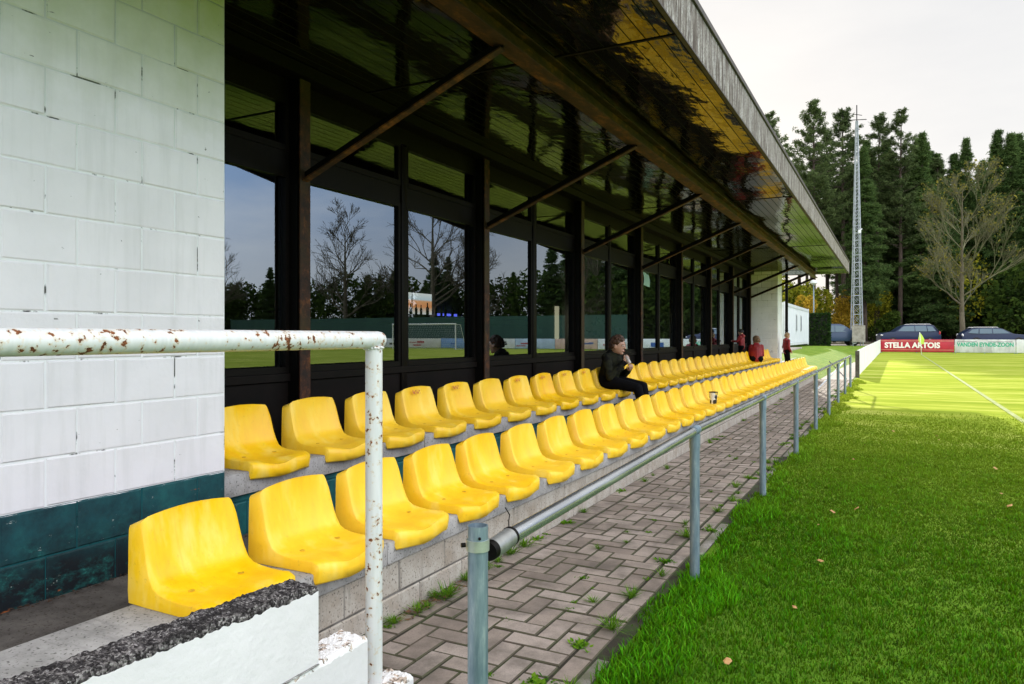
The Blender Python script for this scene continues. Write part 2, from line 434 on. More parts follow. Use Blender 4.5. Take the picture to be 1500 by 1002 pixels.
mp = wn('ShaderNodeMapping'); nt.links.new(tc.outputs['Generated'], mp.inputs[0]); mp.inputs['Scale'].default_value = (1, 1, 3.2)
nz = wn('ShaderNodeTexNoise'); nt.links.new(mp.outputs[0], nz.inputs[0]); nz.inputs['Scale'].default_value = 2.6; nz.inputs['Detail'].default_value = 6; nz.inputs['Roughness'].default_value = .55
cr = wn('ShaderNodeValToRGB'); nt.links.new(nz.outputs[0], cr.inputs[0])
cr.color_ramp.elements[0].position = .34; cr.color_ramp.elements[0].color = (.90, .91, .93, 1)
cr.color_ramp.elements[1].position = .62; cr.color_ramp.elements[1].color = (1.0, 1.0, 1.0, 1)
cb = wn('ShaderNodeValToRGB'); nt.links.new(nz.outputs[0], cb.inputs[0])
cb.color_ramp.elements[0].position = .38; cb.color_ramp.elements[0].color = (.44, .60, .86, 1)
cb.color_ramp.elements[1].position = .66; cb.color_ramp.elements[1].color = (1.0, 1.02, 1.06, 1)
fx = wn('ShaderNodeSeparateXYZ'); nt.links.new(tc.outputs['Generated'], fx.inputs[0])
fm = wn('ShaderNodeMapRange'); fm.interpolation_type = 'SMOOTHSTEP'; nt.links.new(fx.outputs[0], fm.inputs[0]); fm.inputs[1].default_value = .25; fm.inputs[2].default_value = .6
fz = wn('ShaderNodeMapRange'); fz.interpolation_type = 'SMOOTHSTEP'; nt.links.new(fx.outputs[2], fz.inputs[0]); fz.inputs[1].default_value = .62; fz.inputs[2].default_value = .25
fz2 = wn('ShaderNodeMapRange'); fz2.interpolation_type = 'SMOOTHSTEP'; nt.links.new(fx.outputs[2], fz2.inputs[0]); fz2.inputs[1].default_value = .02; fz2.inputs[2].default_value = .22
fmm = wn('ShaderNodeMath', operation='MULTIPLY'); nt.links.new(fm.outputs[0], fmm.inputs[0]); nt.links.new(fz.outputs[0], fmm.inputs[1])
fm3 = wn('ShaderNodeMath', operation='MULTIPLY'); nt.links.new(fmm.outputs[0], fm3.inputs[0]); nt.links.new(fz2.outputs[0], fm3.inputs[1])
cm = wn('ShaderNodeMix', data_type='RGBA'); nt.links.new(fm3.outputs[0], cm.inputs[0]); nt.links.new(cr.outputs[0], cm.inputs[6]); nt.links.new(cb.outputs[0], cm.inputs[7])
mul = wn('ShaderNodeVectorMath', operation='SCALE'); nt.links.new(cm.outputs[2], mul.inputs[0]); nt.links.new(mr.outputs[0], mul.inputs['Scale'])
b1 = wn('ShaderNodeBackground'); nt.links.new(sky.outputs[0], b1.inputs[0]); b1.inputs[1].default_value = .05
b2 = wn('ShaderNodeBackground'); nt.links.new(mul.outputs[0], b2.inputs[0]); b2.inputs[1].default_value = .86
mxw = wn('ShaderNodeMixShader'); mxw.inputs[0].default_value = .9
nt.links.new(b1.outputs[0], mxw.inputs[1]); nt.links.new(b2.outputs[0], mxw.inputs[2])
wo = wn('ShaderNodeOutputWorld'); nt.links.new(mxw.outputs[0], wo.inputs[0])

sl = bpy.data.lights.new('sun', 'SUN'); sl.energy = 5.5; sl.angle = R(.6); sl.color = (1.0, .93, .80)
so = bpy.data.objects.new('sun', sl); COL.objects.link(so)
sd = Vector((math.sin(SUN_A)*math.cos(SUN_E), math.cos(SUN_A)*math.cos(SUN_E), math.sin(SUN_E)))
so.rotation_euler = sd.to_track_quat('Z', 'Y').to_euler(); so.location = (0, 0, 30)

cam = bpy.data.cameras.new('camera'); co = bpy.data.objects.new('camera', cam); COL.objects.link(co)
co.location = (0, 0, 0); co.rotation_euler = (R(90), 0, math.atan2(S_, C_))
cam.sensor_width = 36; cam.lens = 25.8; cam.shift_y = -.006; cam.clip_start = .02; cam.clip_end = 3000
scene.camera = co
scene.view_settings.view_transform = 'Standard'; scene.view_settings.look = 'None'
scene.view_settings.exposure = 0; scene.view_settings.gamma = 1
try:
    scene.cycles.max_bounces = 8; scene.cycles.transparent_max_bounces = 8
    scene.cycles.use_denoising = True
except Exception: pass

# ------------------------------------------------------------------ block facing
def blocks(mb, x, y0, y1, z0, z1, L, Hh, jw=.006, depth=.0045, off=0, out=1, jit=.0015, seed=1, start=0, cut=None):
    """courses of blocks on a wall face in the plane x (normal towards +x * out); material 0 block, 1 joint"""
    rnd = random.Random(seed)
    mb.add([(x-depth*out, y0, z0), (x-depth*out, y1, z0), (x-depth*out, y1, z1), (x-depth*out, y0, z1)], [(0,1,2,3) if out > 0 else (3,2,1,0)], 1)
    z = z0; row = start
    while z < z1 - .02:
        zt = min(z + Hh, z1)
        y = y1 - (L*.5 if (row+off) % 2 else 0) if False else y1
        first = L*.55 if (row+off) % 2 else L*.98
        yb = y1
        while yb > y0 + .004:
            ya = max(yb - first, y0); first = L
            a, b_, c, d = ya + jw/2, yb - jw/2, z + jw/2, zt - jw/2
            if b_ - a > .02 and d - c > .01:
                e = .006; t = [rnd.uniform(-jit, jit) for _ in range(8)]; o = rnd.uniform(-jit, jit)
                P = [(x-depth*out, a+t[0], c+t[1]), (x-depth*out, b_+t[2], c+t[3]), (x-depth*out, b_+t[4], d+t[5]), (x-depth*out, a+t[6], d+t[7])]
                Q = [(x+o, P[0][1]+e, P[0][2]+e), (x+o, P[1][1]-e, P[1][2]+e), (x+o, P[2][1]-e, P[2][2]-e), (x+o, P[3][1]+e, P[3][2]-e)]
                fs = [(4,5,6,7),(0,1,5,4),(1,2,6,5),(2,3,7,6),(3,0,4,7)]
                if out < 0: fs = [f[::-1] for f in fs]
                mb.add(P+Q, fs, 0)
            yb = ya
        z = zt; row += 1

def blocks_x(mb, y, x0, x1, z0, z1, L, Hh, jw=.009, depth=.005, seed=1):
    """same, on a face in the plane y looking towards -y"""
    t = MB(); blocks(t, y, x0, x1, z0, z1, L, Hh, jw, depth, out=1, seed=seed)
    # map (x->-y offset)
    vs = [(v[1], y - (v[0]-y), v[2]) for v in t.v]
    n = len(mb.v); mb.v += vs; mb.f += [tuple(i+n for i in f) for f in t.f]; mb.m += t.m

# ------------------------------------------------------------------ the grandstand
B1, B2 = -.945, -.712                   # tops of the two seat kerbs
WALK, PLAT = -1.046, -.81
YE = 24.1
stand = empty('grandstand', (-4, 12, G), 0, 'long dark brown football grandstand with flat glossy roof and glazed clubhouse front', 'building')
def sp(mb, name, mats, smooth=False, angle=None, parent=None):
    """part of the stand, modelled in world coordinates"""
    o = mb.build(name, mats, parent or stand, smooth, angle)
    o.location = -Vector(stand.location) if parent is None else (0, 0, 0)
    return o

# near and far end walls
mb = MB(); blocks(mb, -2.98, -1.6, 2.61, -.681-.194*2, 1.95, .295, .1942, seed=3, start=0)
mb.box(-3.95, -2.987, -1.6, 2.604, -1.3, 1.95, 1)
mb.add([(-3.95, 2.61, -1.07), (-2.985, 2.61, -1.07), (-2.985, 2.61, 1.95), (-3.95, 2.61, 1.95)], [(3,2,1,0)], 0)
o = sp(mb, 'end_wall', [m('wall'), m('joint')]); tag(o, 'near white block wall with green base and green bounce light painted towards the top')
mb = MB(); blocks(mb, -3.06, 23.16, YE, -1.07, 1.95, .295, .1942, seed=4)
blocks_x(mb, 23.16, -3.95, -3.066, -1.07, 1.95, .295, .1942, seed=5)
mb.box(-10.2, -3.067, 23.168, YE-.004, -1.3, 1.95, 1)
mb.add([(-10.2, YE, -1.3), (-3.066, YE, -1.3), (-3.066, YE, 1.95), (-10.2, YE, 1.95)], [(3,2,1,0)], 0)
k = N('far white block paint'); v = k.pos()
MAT['wallfar'] = k.done(k.bsdf(k.ramp(k.noise(v, 3, 4), [(.3, (.84,.84,.84)), (.7, (.72,.73,.72))]), .7, 0, k.bump(k.noise(v, 30, 3), .3, .004), .3))
o = sp(mb, 'end_wall', [m('wallfar'), m('joint')]); tag(o, 'far white block wall closing the stand')

# terraces
mb = MB()
for i in range(13):                      # kerb of the front row, cast in lengths
    a, b_ = -1.2 + i*1.95, -1.2 + (i+1)*1.95
    if i == 12: b_ = 23.5
    mb.box(-2.378, -2.04 + (.003 if i % 2 else 0), a+.003, b_-.003, B1-.10, B1, 0, .006)
sp(mb, 'front_seat_kerb', m('bench'), True, 40)
mb = MB()
for i in range(12):
    a, b_ = 2.61 + i*1.8, 2.61 + (i+1)*1.8
    if i == 11: b_ = 23.15
    mb.box(-3.34, -3.0 + (.003 if i % 2 else 0), a+.003, b_-.003, B2-.116, B2, 0, .006)
sp(mb, 'rear_seat_kerb', m('bench'), True, 40)
mb = MB(); blocks(mb, -2.055, -1.6, 23.48, G-.1, B1-.10, .39, .199, .008, .006, seed=8, start=1)
mb.box(-2.4, -2.064, -1.6, 23.47, G-.1, B1-.104, 1)
sp(mb, 'front_riser', [m('riser'), m('joint2') if 'joint2' in MAT else simple('grey mortar', (.2,.18,.16), (.08,.07,.06), 9, .9, .3)])
mb = MB(); blocks(mb, -3.03, 2.62, 23.15, WALK-.02, B2-.117, .295, .1942, .006, .004, seed=9)
mb.box(-3.3, -3.036, 2.62, 23.14, WALK-.05, B2-.118, 1)
k = N('green painted riser'); v = k.pos(); g1 = k.noise(v, 5, 6, .7)
green = k.ramp(g1, [(.25, (.003,.03,.04)), (.5, (.006,.085,.095)), (.75, (.012,.15,.15))])
green = k.mix(k.ramp(k.noise(v, 14, 6, .7), [(.68, 0.), (.72, 1.)]), green, (.3,.33,.3))
MAT['greenr'] = k.done(k.bsdf(green, .6, 0, k.bump(k.noise(v, 30, 4), .4, .004), .35))
sp(mb, 'green_riser', [m('greenr'), m('joint')])
mb = MB(); mb.box(-3.04, -2.3, -1.6, 23.5, WALK-.2, WALK); sp(mb, 'walkway', m('walk'))
mb = MB(); mb.box(-4.05, -3.3, 2.62, 23.15, PLAT-.2, PLAT); sp(mb, 'rear_platform', m('walk'))
# dirt line at the foot of the green wall is a thin strip of dead leaves and grit
mb = MB(); rnd = random.Random(5)
for i in range(420):
    y = rnd.uniform(-.9, 3.2); x = -2.975 + abs(rnd.gauss(0, .02)); s_ = rnd.uniform(.004, .014); a = rnd.uniform(0, 6.3)
    z = WALK + .002 + rnd.uniform(0, .008)
    mb.add([(x+s_*math.cos(a), y+s_*math.sin(a), z), (x-s_*math.sin(a)*.6, y+s_*math.cos(a)*.6, z+rnd.uniform(0,.006)), (x-s_*math.cos(a), y-s_*math.sin(a), z)], [(0,1,2)])
o = mb.build('leaf_litter', simple('dead leaf grit', (.06,.03,.015), (.02,.012,.008), 30, .9, 0)); tag(o, 'thin line of brown grit along the foot of the green wall base', 'litter', kind='stuff')

# columns, mullions, windows
DC = 2.70
cols = [1.35 + DC*i for i in range(9)]
for y in cols[1:]:
    mb = MB()
    mb.box(-3.812, -3.80, y-.05, y+.055, PLAT, 1.95, 1)      # front flange
    mb.box(-3.985, -3.813, y-.012, y+.012, PLAT, 1.95, 0)    # web
    mb.box(-3.995, -3.985, y-.05, y+.055, PLAT, 1.95, 0)
    mb.box(-3.92, -3.83, y-.048, y-.013, PLAT, 1.95, 0); mb.box(-3.92, -3.83, y+.013, y+.05, PLAT, 1.95, 0)
    sp(mb, 'column', [m('black'), m('rust')])
for i in range(8):
    ya, yb = cols[i], cols[i+1]; ym = (ya+yb)/2
    if i == 0: segs = [(2.62, ym), (ym, yb)]
    else: segs = [(ya, ym), (ym, yb)]
    mb = MB(); mb.box(-3.95, -3.89, ym-.04, ym+.04, PLAT, 1.70, 0, .004); sp(mb, 'mullion', m('brown'), True, 40)
    for (a, b_) in segs:
        a2 = a + (.055 if a != ym else .041); b2 = b_ - (.055 if b_ != ym else .041)
        if a == 2.62: a2 = 2.62
        t = .035; mb = MB()
        for (zb, zt) in ((-.27, 1.185), (1.34, 1.72)):
            mb.box(-3.94, -3.90, a2, a2+t, zb, zt); mb.box(-3.94, -3.90, b2-t, b2, zb, zt)
            mb.box(-3.938, -3.898, a2+t, b2-t, zb, zb+t+.01); mb.box(-3.938, -3.898, a2+t, b2-t, zt-t, zt)
        win = sp(mb, 'window', m('brown'))
        for (zb, zt, nm_) in ((-.215, 1.15, 'pane'), (1.385, 1.685, 'upper_pane')):
            g = MB(); g.add([(-3.925, a2+t, zb), (-3.925, b2-t, zb), (-3.925, b2-t, zt), (-3.925, a2+t, zt)], [(0,1,2,3)])
            g.build(nm_, m('glass'), win)
    mb = MB(); a = 2.62 if i == 0 else ya+.056
    mb.box(-3.95, -3.91, a, yb-.056, PLAT, -.335); mb.box(-3.955, -3.885, a, yb-.056, -.33, -.272, 0, .004)
    sp(mb, 'sill_panel', m('panel'))
    mb = MB(); mb.box(-3.95, -3.905, a, yb-.056, 1.187, 1.338); mb.box(-3.95, -3.905, a, yb-.056, 1.722, 1.948)
    sp(mb, 'transom', m('brown'))
mb = MB(); mb.box(-3.95, -3.9, 23.0, 23.155, PLAT, 1.948); sp(mb, 'filler_panel', m('brown'))

# roof: soffit boards, fascia, deck
mb = MB(); bw = .0965; x = -3.95
while x < -1.235:
    x1 = min(x+bw, -1.228)
    for (a, b_) in ((-1.6, 4.70), (4.70, 10.9), (10.9, 17.1), (17.1, 23.3), (23.3, 25.05)):
        e = .004; zc = 1.95
        mb.add([(x+.001, a, zc+.006), (x+e, a, zc), (x1-e, a, zc), (x1-.001, a, zc+.006),
                (x+.001, b_-.004, zc+.006), (x+e, b_-.004, zc), (x1-e, b_-.004, zc), (x1-.001, b_-.004, zc+.006)],
               [(1,2,6,5)[::-1]], 0)
        mb.add([(x+.001, a, zc+.006), (x+e, a, zc), (x1-e, a, zc), (x1-.001, a, zc+.006),
                (x+.001, b_-.004, zc+.006), (x+e, b_-.004, zc), (x1-e, b_-.004, zc), (x1-.001, b_-.004, zc+.006)],
               [(0,1,5,4)[::-1], (2,3,7,6)[::-1]], 1)
    x = x1
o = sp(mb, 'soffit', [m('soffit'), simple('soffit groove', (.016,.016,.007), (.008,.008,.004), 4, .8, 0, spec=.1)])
for y in (4.70, 10.9, 17.1, 23.3):
    mb = MB(); mb.box(-3.9, -1.23, y-.012, y+.010, 1.944, 1.96); sp(mb, 'soffit_seam', m('black'))
mb = MB(); mb.box(-1.228, -1.205, -1.6, 25.06, 1.942, 2.262); mb.box(-10.2, -1.229, 25.052, 25.07, 1.942, 2.262)
sp(mb, 'fascia', m('fascia'))
mb = MB(); mb.box(-1.26, -1.188, -1.6, 25.09, 2.264, 2.31, 0, .004); mb.box(-1.232, -1.200, -1.6, 25.062, 1.930, 1.9415)
sp(mb, 'fascia_trim', simple('dark gutter trim', (.07,.05,.045), (.03,.025,.02), 9, .6, .2))
mb = MB(); mb.box(-10.2, -1.27, -1.6, 25.04, 1.962, 2.285); sp(mb, 'roof_deck', m('roof'))
mb = MB()
mb.box(-2.236, -2.10, -1.6, 24.9, 1.817, 1.829, 0); mb.box(-2.176, -2.160, -1.6, 24.9, 1.829, 1.936, 0); mb.box(-2.236, -2.10, -1.6, 24.9, 1.936, 1.947, 0)
k = N('rust streaked orange brown beam'); nn = k.noise(k.pos((1,.4,1)), 9, 6, .75)
MAT['rust2'] = k.done(k.bsdf(k.ramp(nn, [(.36, (.014,.008,.004)), (.53, (.06,.026,.008)), (.70, (.28,.10,.02))]), .6, 0, k.bump(nn, .5, .004), .4))
sp(mb, 'purlin', m('rust2'))
mb = MB(); mb.box(-3.90, -3.74, 2.62, 23.15, 1.86, 1.945); sp(mb, 'wall_plate', m('black'))
for y in cols[1:] + [24.85]:
    mb = MB()
    xs = -3.80 if y < 24 else -3.6
    zs = 1.13 if y < 24 else 1.2
    mb.beam((xs, y, zs), (-2.17, y, 1.80), .06, .012, 1); mb.beam((xs+.004, y, zs+.035), (-2.17, y, 1.835), .012, .055, 0)
    sp(mb, 'brace', [m('black'), m('rust2')])
mb = MB(); mb.tube([(-2.93, 24.15, G), (-2.93, 24.15, 1.94)], .045, 14); mb.tube([(-2.93, 24.15, .15), (-2.93, 24.15, .19)], .052, 14)
sp(mb, 'downpipe', m('black'), True, 40)

# clubhouse interior behind the glass
mb = MB()
mb.box(-10.2, -10.1, -1.6, 23.16, -1.3, 1.96); mb.box(-10.1, -3.96, -1.65, -1.6, -1.3, 1.95)
mb.box(-10.1, -3.96, -1.6, 23.16, -.86, -.82)
sp(mb, 'interior_wall', m('inwall'))
mb = MB(); mb.box(-10.1, -3.96, -1.6, 23.16, 1.76, 1.80)
sp(mb, 'interior_ceiling', m('dark'))
mb = MB(); mb.box(-8.6, -8.0, 4, 17, -.82, .22); mb.box(-8.65, -7.9, 4, 17, .22, .27)
sp(mb, 'bar_counter', m('dark'))
mb = MB(); mb.box(-10.08, -9.8, 5, 20, .45, .49)
sp(mb, 'bar_shelf', m('dark'))
def emis(name, col, s, bands=None):
    k = N(name)
    if bands:
        sp_ = k.n('ShaderNodeSeparateXYZ', Vector=k.pos()); mr_ = k.n('ShaderNodeMapRange', Value=sp_.outputs[2])
        mr_.inputs[1].default_value = bands[0]; mr_.inputs[2].default_value = bands[1]
        c = k.ramp(mr_.outputs[0], bands[2])
    else: c = None
    e = k.n('ShaderNodeEmission', Strength=s)
    if c: k.t.links.new(c, e.inputs[0])
    else: e.inputs[0].default_value = (*col, 1)
    return k.done(e.outputs[0])
mb = MB(); mb.box(-10.09, -10.06, 13.85, 14.25, .52, 1.02); mb.box(-10.09, -10.06, 14.33, 15.1, .52, 1.02)
sp(mb, 'back_window', emis('daylit back window', None, 1.5, (.52, 1.02, [(0, (.75,.8,.85)), (.28, (.7,.45,.3)), (.35, (.75,.30,.12)), (.62, (.8,.4,.2)), (.7, (.6,.75,.9)), (1, (.85,.9,.95))])))
mb = MB(); mb.box(-10.08, -9.98, 15.3, 16.2, .50, .56); sp(mb, 'blue_light', emis('blue bar light', (.12,.16,1.0), 2.6))
mb = MB(); mb.box(-10.09, -10.06, 22.55, 22.85, -.1, 1.0); sp(mb, 'back_door_light', emis('daylit door gap', (.8,.74,.55), 1.1))
rnd = random.Random(4); proto = None
for i in range(14):
    y = 12.9 + i*.26 + rnd.uniform(-.08, .08)
    if proto is None:
        b = MB(); b.tube([(0,0,0), (0,0,.16), (0,0,.20), (0,0,.28)], [.035,.035,.014,.013], 10)
        proto = b.mesh('bottle', simple('dark glass', (.02,.04,.02), (.01,.01,.01), 5, .15, 0), True, 50)
    o = link('bottle', proto, None, (-9.9, y, .49)); s_ = rnd.uniform(.85, 1.1); o.scale = (s_, s_, s_)
    tag(o, 'dark bottle on the shelf behind the bar, seen dimly through the glass', 'bottle', 'bottles on the bar shelf')

# poster on glass
mb = MB(); rows = 6
vs = []; fs = []
for i in range(rows+1):
    z = .90 + .33*i/rows; x = -3.918 + .012*math.sin(i*.9)
    vs += [(x, 12.60, z), (x+.004*math.cos(i), 12.95, z-.02)]
for i in range(rows): fs.append((2*i, 2*i+1, 2*i+3, 2*i+2))
mb.add(vs, fs)
o = mb.build('paper_notice', simple('pale green paper', (.36,.55,.47), (.30,.48,.42), 5, .8, .1)); tag(o, 'pale green paper notice hanging inside the clubhouse window pane', 'notice')

# ------------------------------------------------------------------ seats
def seat_mesh():
    W = .425
    prof = []                                    # (s) inner centre line: x (forwards), z
    P = [(.058,.300),(.066,.285),(.078,.24),(.092,.19),(.106,.14),(.120,.105),(.140,.080),(.168,.064),(.205,.056),(.26,.052),(.32,.052),(.362,.054),(.388,.046),(.404,.031),(.411,.006),(.409,-.034)]
    SK = [(.012,.276),(.006,.262),(.004,.225),(.003,.18),(.002,.13),(.001,.085),(.000,.045),(.004,.002),(.10,.000),(.17,.000),(.25,.000),(.345,.000),(.350,-.008),(.354,-.02),(.360,-.034),(.366,-.044)]
    us = [-1,-.985,-.95,-.88,-.72,-.5,-.25,0,.25,.5,.72,.88,.95,.985,1]
    nP = len(P); mb = MB(); vs = []
    for i, (px, pz) in enumerate(P):
        t = i/(nP-1)
        back = max(0, 1 - i/5.5); pan = max(0, min(1, (i-5)/3))
        wtop = (W/2)*(1 - .055*back) 
        if i >= 11: wtop *= 1 - .02*(i-11)/4
        sx, sz = SK[i]
        row = [(sx, -(W/2), sz)]
        for u in us:
            y = u*wtop
            dep = (1-u*u)
            x = px; z = pz
            ed = max(0, (abs(u)-.88)/.12)
            if i <= 6: x -= .030*dep*(.4+.6*min(1, i/3)) * (1 if i > 0 else .4)
            if i == 0: z += .018*dep - .022*ed**2
            if i == 1: z += .016*dep - .018*ed**2
            if 5 <= i <= 12: z -= .016*dep*pan
            if i >= 11: z -= .016*math.exp(-((u+.15)/.33)**2) - .006*math.exp(-((u-.5)/.3)**2); x -= .045*max(0, abs(u)-.58)**1.6*3.2*(.4+.15*(i-11))
            # rounded rim
            x -= .010*ed**2*(1 if i < 8 else 0); z -= .010*ed**2*(1 if 5 < i < 13 else 0)
            row.append((x, y, z))
        row.append((sx, W/2, sz))
        vs += row
    n = len(us)+2; fs = []
    for i in range(nP-1):
        for j in range(n-1):
            fs.append((i*n+j, (i+1)*n+j, (i+1)*n+j+1, i*n+j+1))
    # rear face and bottom
    fs.append(tuple([i*n for i in range(8)] + [i*n+n-1 for i in range(7, -1, -1)]))
    fs.append(tuple([i*n for i in range(7, nP)] + [i*n+n-1 for i in range(nP-1, 6, -1)]))
    fs.append(tuple(range(0, n)))
    last = (nP-1)*n
    fs.append(tuple(range(last+n-1, last-1, -1)))
    mb.add(vs, fs)
    me = mb.mesh('shell', m('seat'), True)
    bm = bmesh.new(); bm.from_mesh(me); bmesh.ops.recalc_face_normals(bm, faces=bm.faces)
    bmesh.ops.triangulate(bm, faces=[f for f in bm.faces if len(f.verts) > 4])
    bm.to_mesh(me); bm.free(); me.polygons.foreach_set('use_smooth', [True]*len(me.polygons))
    me.set_sharp_from_angle(angle=R(66))
    return me
SHELL = seat_mesh()
mbp = MB(); mbp.box(.016, .040, -.15, -.09, .284, .2885, 0, .002); SLOT = mbp.mesh('hand_slot', m('black'))
mbb = MB(); mbb.tube([(0,0,0), (0,0,.0015)], [.013,.012], 16)
BOLT = mbb.mesh('bolt_cap', simple('yellow cap', (.74,.42,.01), (.50,.28,.01), 60, .5, .1), True, 40)
mbs = MB()
mbs.add([(.0795,-.085,.262), (.0795,.03,.262), (.0715,.03,.292), (.0715,-.085,.292)], [(0,1,2,3)])
k = N('scuffed red sticker'); a_ = k.noise(k.coord('Object', (1,1,1)), 45, 4, .7)
pr = k.bsdf((.55,.17,.03), .6); tr = k.n('ShaderNodeBsdfTransparent').outputs[0]
mx = k.n('ShaderNodeMixShader'); k.set(mx.inputs[0], k.ramp(a_, [(.47, 0.), (.53, 1.)])); k.t.links.new(tr, mx.inputs[1]); k.t.links.new(pr, mx.inputs[2])
STK = mbs.mesh('worn_sticker', k.done(mx.outputs[0]))

ORD = ['nearest to the camera','second','third','fourth','fifth','sixth','seventh','eighth','ninth','tenth','eleventh','twelfth','thirteenth','fourteenth','fifteenth','sixteenth','seventeenth','eighteenth','nineteenth','twentieth']
TENS = {20: 'twenty', 30: 'thirty'}
def ordn(i):
    if i < 20: return ORD[i]
    n_ = i+1
    if n_ == 30: return 'thirtieth'
    base = ['', 'first','second','third','fourth','fifth','sixth','seventh','eighth','ninth'][n_ % 10]
    return TENS[n_//10*10] + '-' + base
def seat(row, i, y, proto=None):
    xr, z = (-2.394, B1) if row == 1 else (-3.352, B2)
    rname = 'front' if row == 1 else 'rear'
    n_ = 38 if row == 1 else 35
    lab = ('yellow plastic shell seat, %s in the %s row' % (ordn(i), rname)) if i == 0 else ('yellow plastic shell seat, %s from the camera end in the %s row' % (ordn(i), rname))
    if i == n_-1: lab = 'yellow plastic shell seat, the farthest one in the %s row' % rname
    rnd = random.Random(row*100+i)
    e = empty('stadium_seat', (xr, y, z+.0015), R(rnd.uniform(-.9, .9)), lab, 'seat', 'yellow seats of the %s row' % rname)
    link('shell', SHELL, e)
    if y < 12:
        for (bx, by) in ((.20, -.11), (.20, .11)): link('bolt_cap', BOLT, e, (bx, by, .0445 + .002))
        link('hand_slot', SLOT, e)
    if row == 2 and 3 <= i <= 12 and i not in (5,): link('worn_sticker', STK, e)
    return e
ys1 = []
y = 1.674
for i in range(38):
    ys1.append(y); y += .5425 if i < 4 else .5832
for i, y in enumerate(ys1): seat(1, i, y + .2125)
ys2 = []
y = None
for off in (989,): pass
def y_from(off, X): 
    d = F_*X/(off*C_); return (d - S_*X)/C_
y0 = y_from(898, 3.352)
for i in range(35):
    ys2.append(y0 - .54 + .578*i if i else y0 - .57)
last2 = 22.75
for i in range(35): seat(2, i, y0 - .565 + i*.5806 + .2125)

# drinks cup left on a front seat
e = empty('paper_cup', (-2.10, 9.80, B1+.053), .3, 'small black and white printed paper cup standing on a front row seat', 'cup')
k = N('printed cup paper'); vr = k.n('ShaderNodeTexVoronoi', Vector=k.coord('Object'), Scale=22.)
sepc = k.n('ShaderNodeSeparateColor', Color=vr.outputs['Color'])
MAT['cup'] = k.done(k.bsdf(k.ramp(sepc.outputs[0], [(.30, (.02,.015,.015)), (.36, (.8,.8,.8)), (.72, (.8,.78,.7)), (.78, (.75,.55,.12))]), .5))
mb = MB(); mb.tube([(0,0,0), (0,0,.15)], [.042,.058], 20); mb.build('cup_body', m('cup'), e, True, 40)
mb = MB(); mb.tube([(0,0,.148), (0,0,.156)], [.060,.060], 20); mb.build('cup_rim', m('black'), e, True, 40)

# ------------------------------------------------------------------ low wall with rusty handrail
lw = empty('low_wall', (-1.37, 1, G), 0, 'stepped low white block wall with crumbling grey mortar on top', 'wall')
rnd = random.Random(11)
def wall_piece(name, ya, yb, zt_a, zt_b, zbot, rough, matlist, seed):
    mb = MB(); xf, xb = -1.30, -1.395
    nx = 22; ny = max(4, int((yb-ya)/.006)); 
    def top(i, j):
        y = ya + (yb-ya)*i/ny; x = xf + (xb-xf)*j/nx
        z = zt_a + (zt_b-zt_a)*i/ny
        q = mnoise.noise(Vector((x*22, y*22, seed)))*.45 + mnoise.noise(Vector((x*70, y*70, seed+5)))*.55 + abs(mnoise.noise(Vector((x*150, y*150, seed+7))))*.7
        z += rough*q
        ed = min(j, nx-j, ny-i)
        if ed == 0: z -= .006 + rough*.4
        xx = x + (0 if j not in (0, nx) else 0)
        return (xx, y, z)
    vs = [top(i, j) for i in range(ny+1) for j in range(nx+1)]
    fs = [(i*(nx+1)+j, (i+1)*(nx+1)+j, (i+1)*(nx+1)+j+1, i*(nx+1)+j+1)[::-1] for i in range(ny) for j in range(nx)]
    fs = [f[::-1] for f in fs]
    mb.add(vs, fs, 1)
    # front face hangs from the wavy paint edge
    fv = []; e0 = rough*1.1
    for i in range(ny+1):
        x, y, z = vs[i*(nx+1)]
        d = rough*(.55 + .7*mnoise.noise(Vector((y*17, seed, 3)))+.5*mnoise.noise(Vector((y*60, seed, 9))))
        fv += [(x, y, z), (x+.0015, y, z-d-.002), (x+.0015, y, zbot)]
    n0 = len(mb.v); mb.v += fv
    for i in range(ny):
        a = n0+i*3; b = a+3
        mb.f += [(a, b, b+1, a+1)[::-1], (a+1, b+1, b+2, a+2)[::-1]]; mb.m += [1, 0]
    # far end face
    ev = [vs[ny*(nx+1)+j] for j in range(nx+1)]; n0 = len(mb.v)
    mb.v += ev + [(xb, yb, zbot), (xf, yb, zbot)]
    mb.f.append(tuple(n0+j for j in range(nx+3))); mb.m.append(0)
    bv = [vs[i*(nx+1)+nx] for i in range(ny+1)]; n0 = len(mb.v)
    mb.v += bv + [(xb, yb, zbot), (xb, ya, zbot)]
    mb.f.append(tuple(n0+j for j in range(ny+3))); mb.m.append(0)
    o = mb.build(name, matlist, lw); o.location = -Vector(lw.location); return o
k = N('white painted low wall'); v = k.pos(); n2 = k.noise(v, 55, 4, .65); ch = k.noise(v, 24, 4, .6)
sepz = k.n('ShaderNodeSeparateXYZ', Vector=v)
c = k.mix(k.ramp(k.noise(v, 3, 4), [(.35, 0.), (.7, 1.)]), (.73,.70,.72), (.64,.615,.63))
c = k.mix(k.ramp(ch, [(.72, 0.), (.745, 1.)]), c, (.22,.20,.18))
def jline(c, ymid, lo_, hi_, wv=.006):
    a = k.math('ABSOLUTE', k.math('SUBTRACT', k.math('ADD', sepz.outputs[1], k.math('MULTIPLY', k.noise(v, 25, 3), .01)), ymid+.005))
    return k.math('LESS_THAN', a, .003)
MAT['loww'] = k.done(k.bsdf(c, .6, 0, k.bump(n2, .35, .004, k.bump(k.noise(v, 9, 3), .4, .01)), .35))
k = N('crumbling mortar'); v = k.pos(); vo = k.n('ShaderNodeTexVoronoi', Vector=v, Scale=210.); sc_ = k.n('ShaderNodeSeparateColor', Color=vo.outputs['Color'])
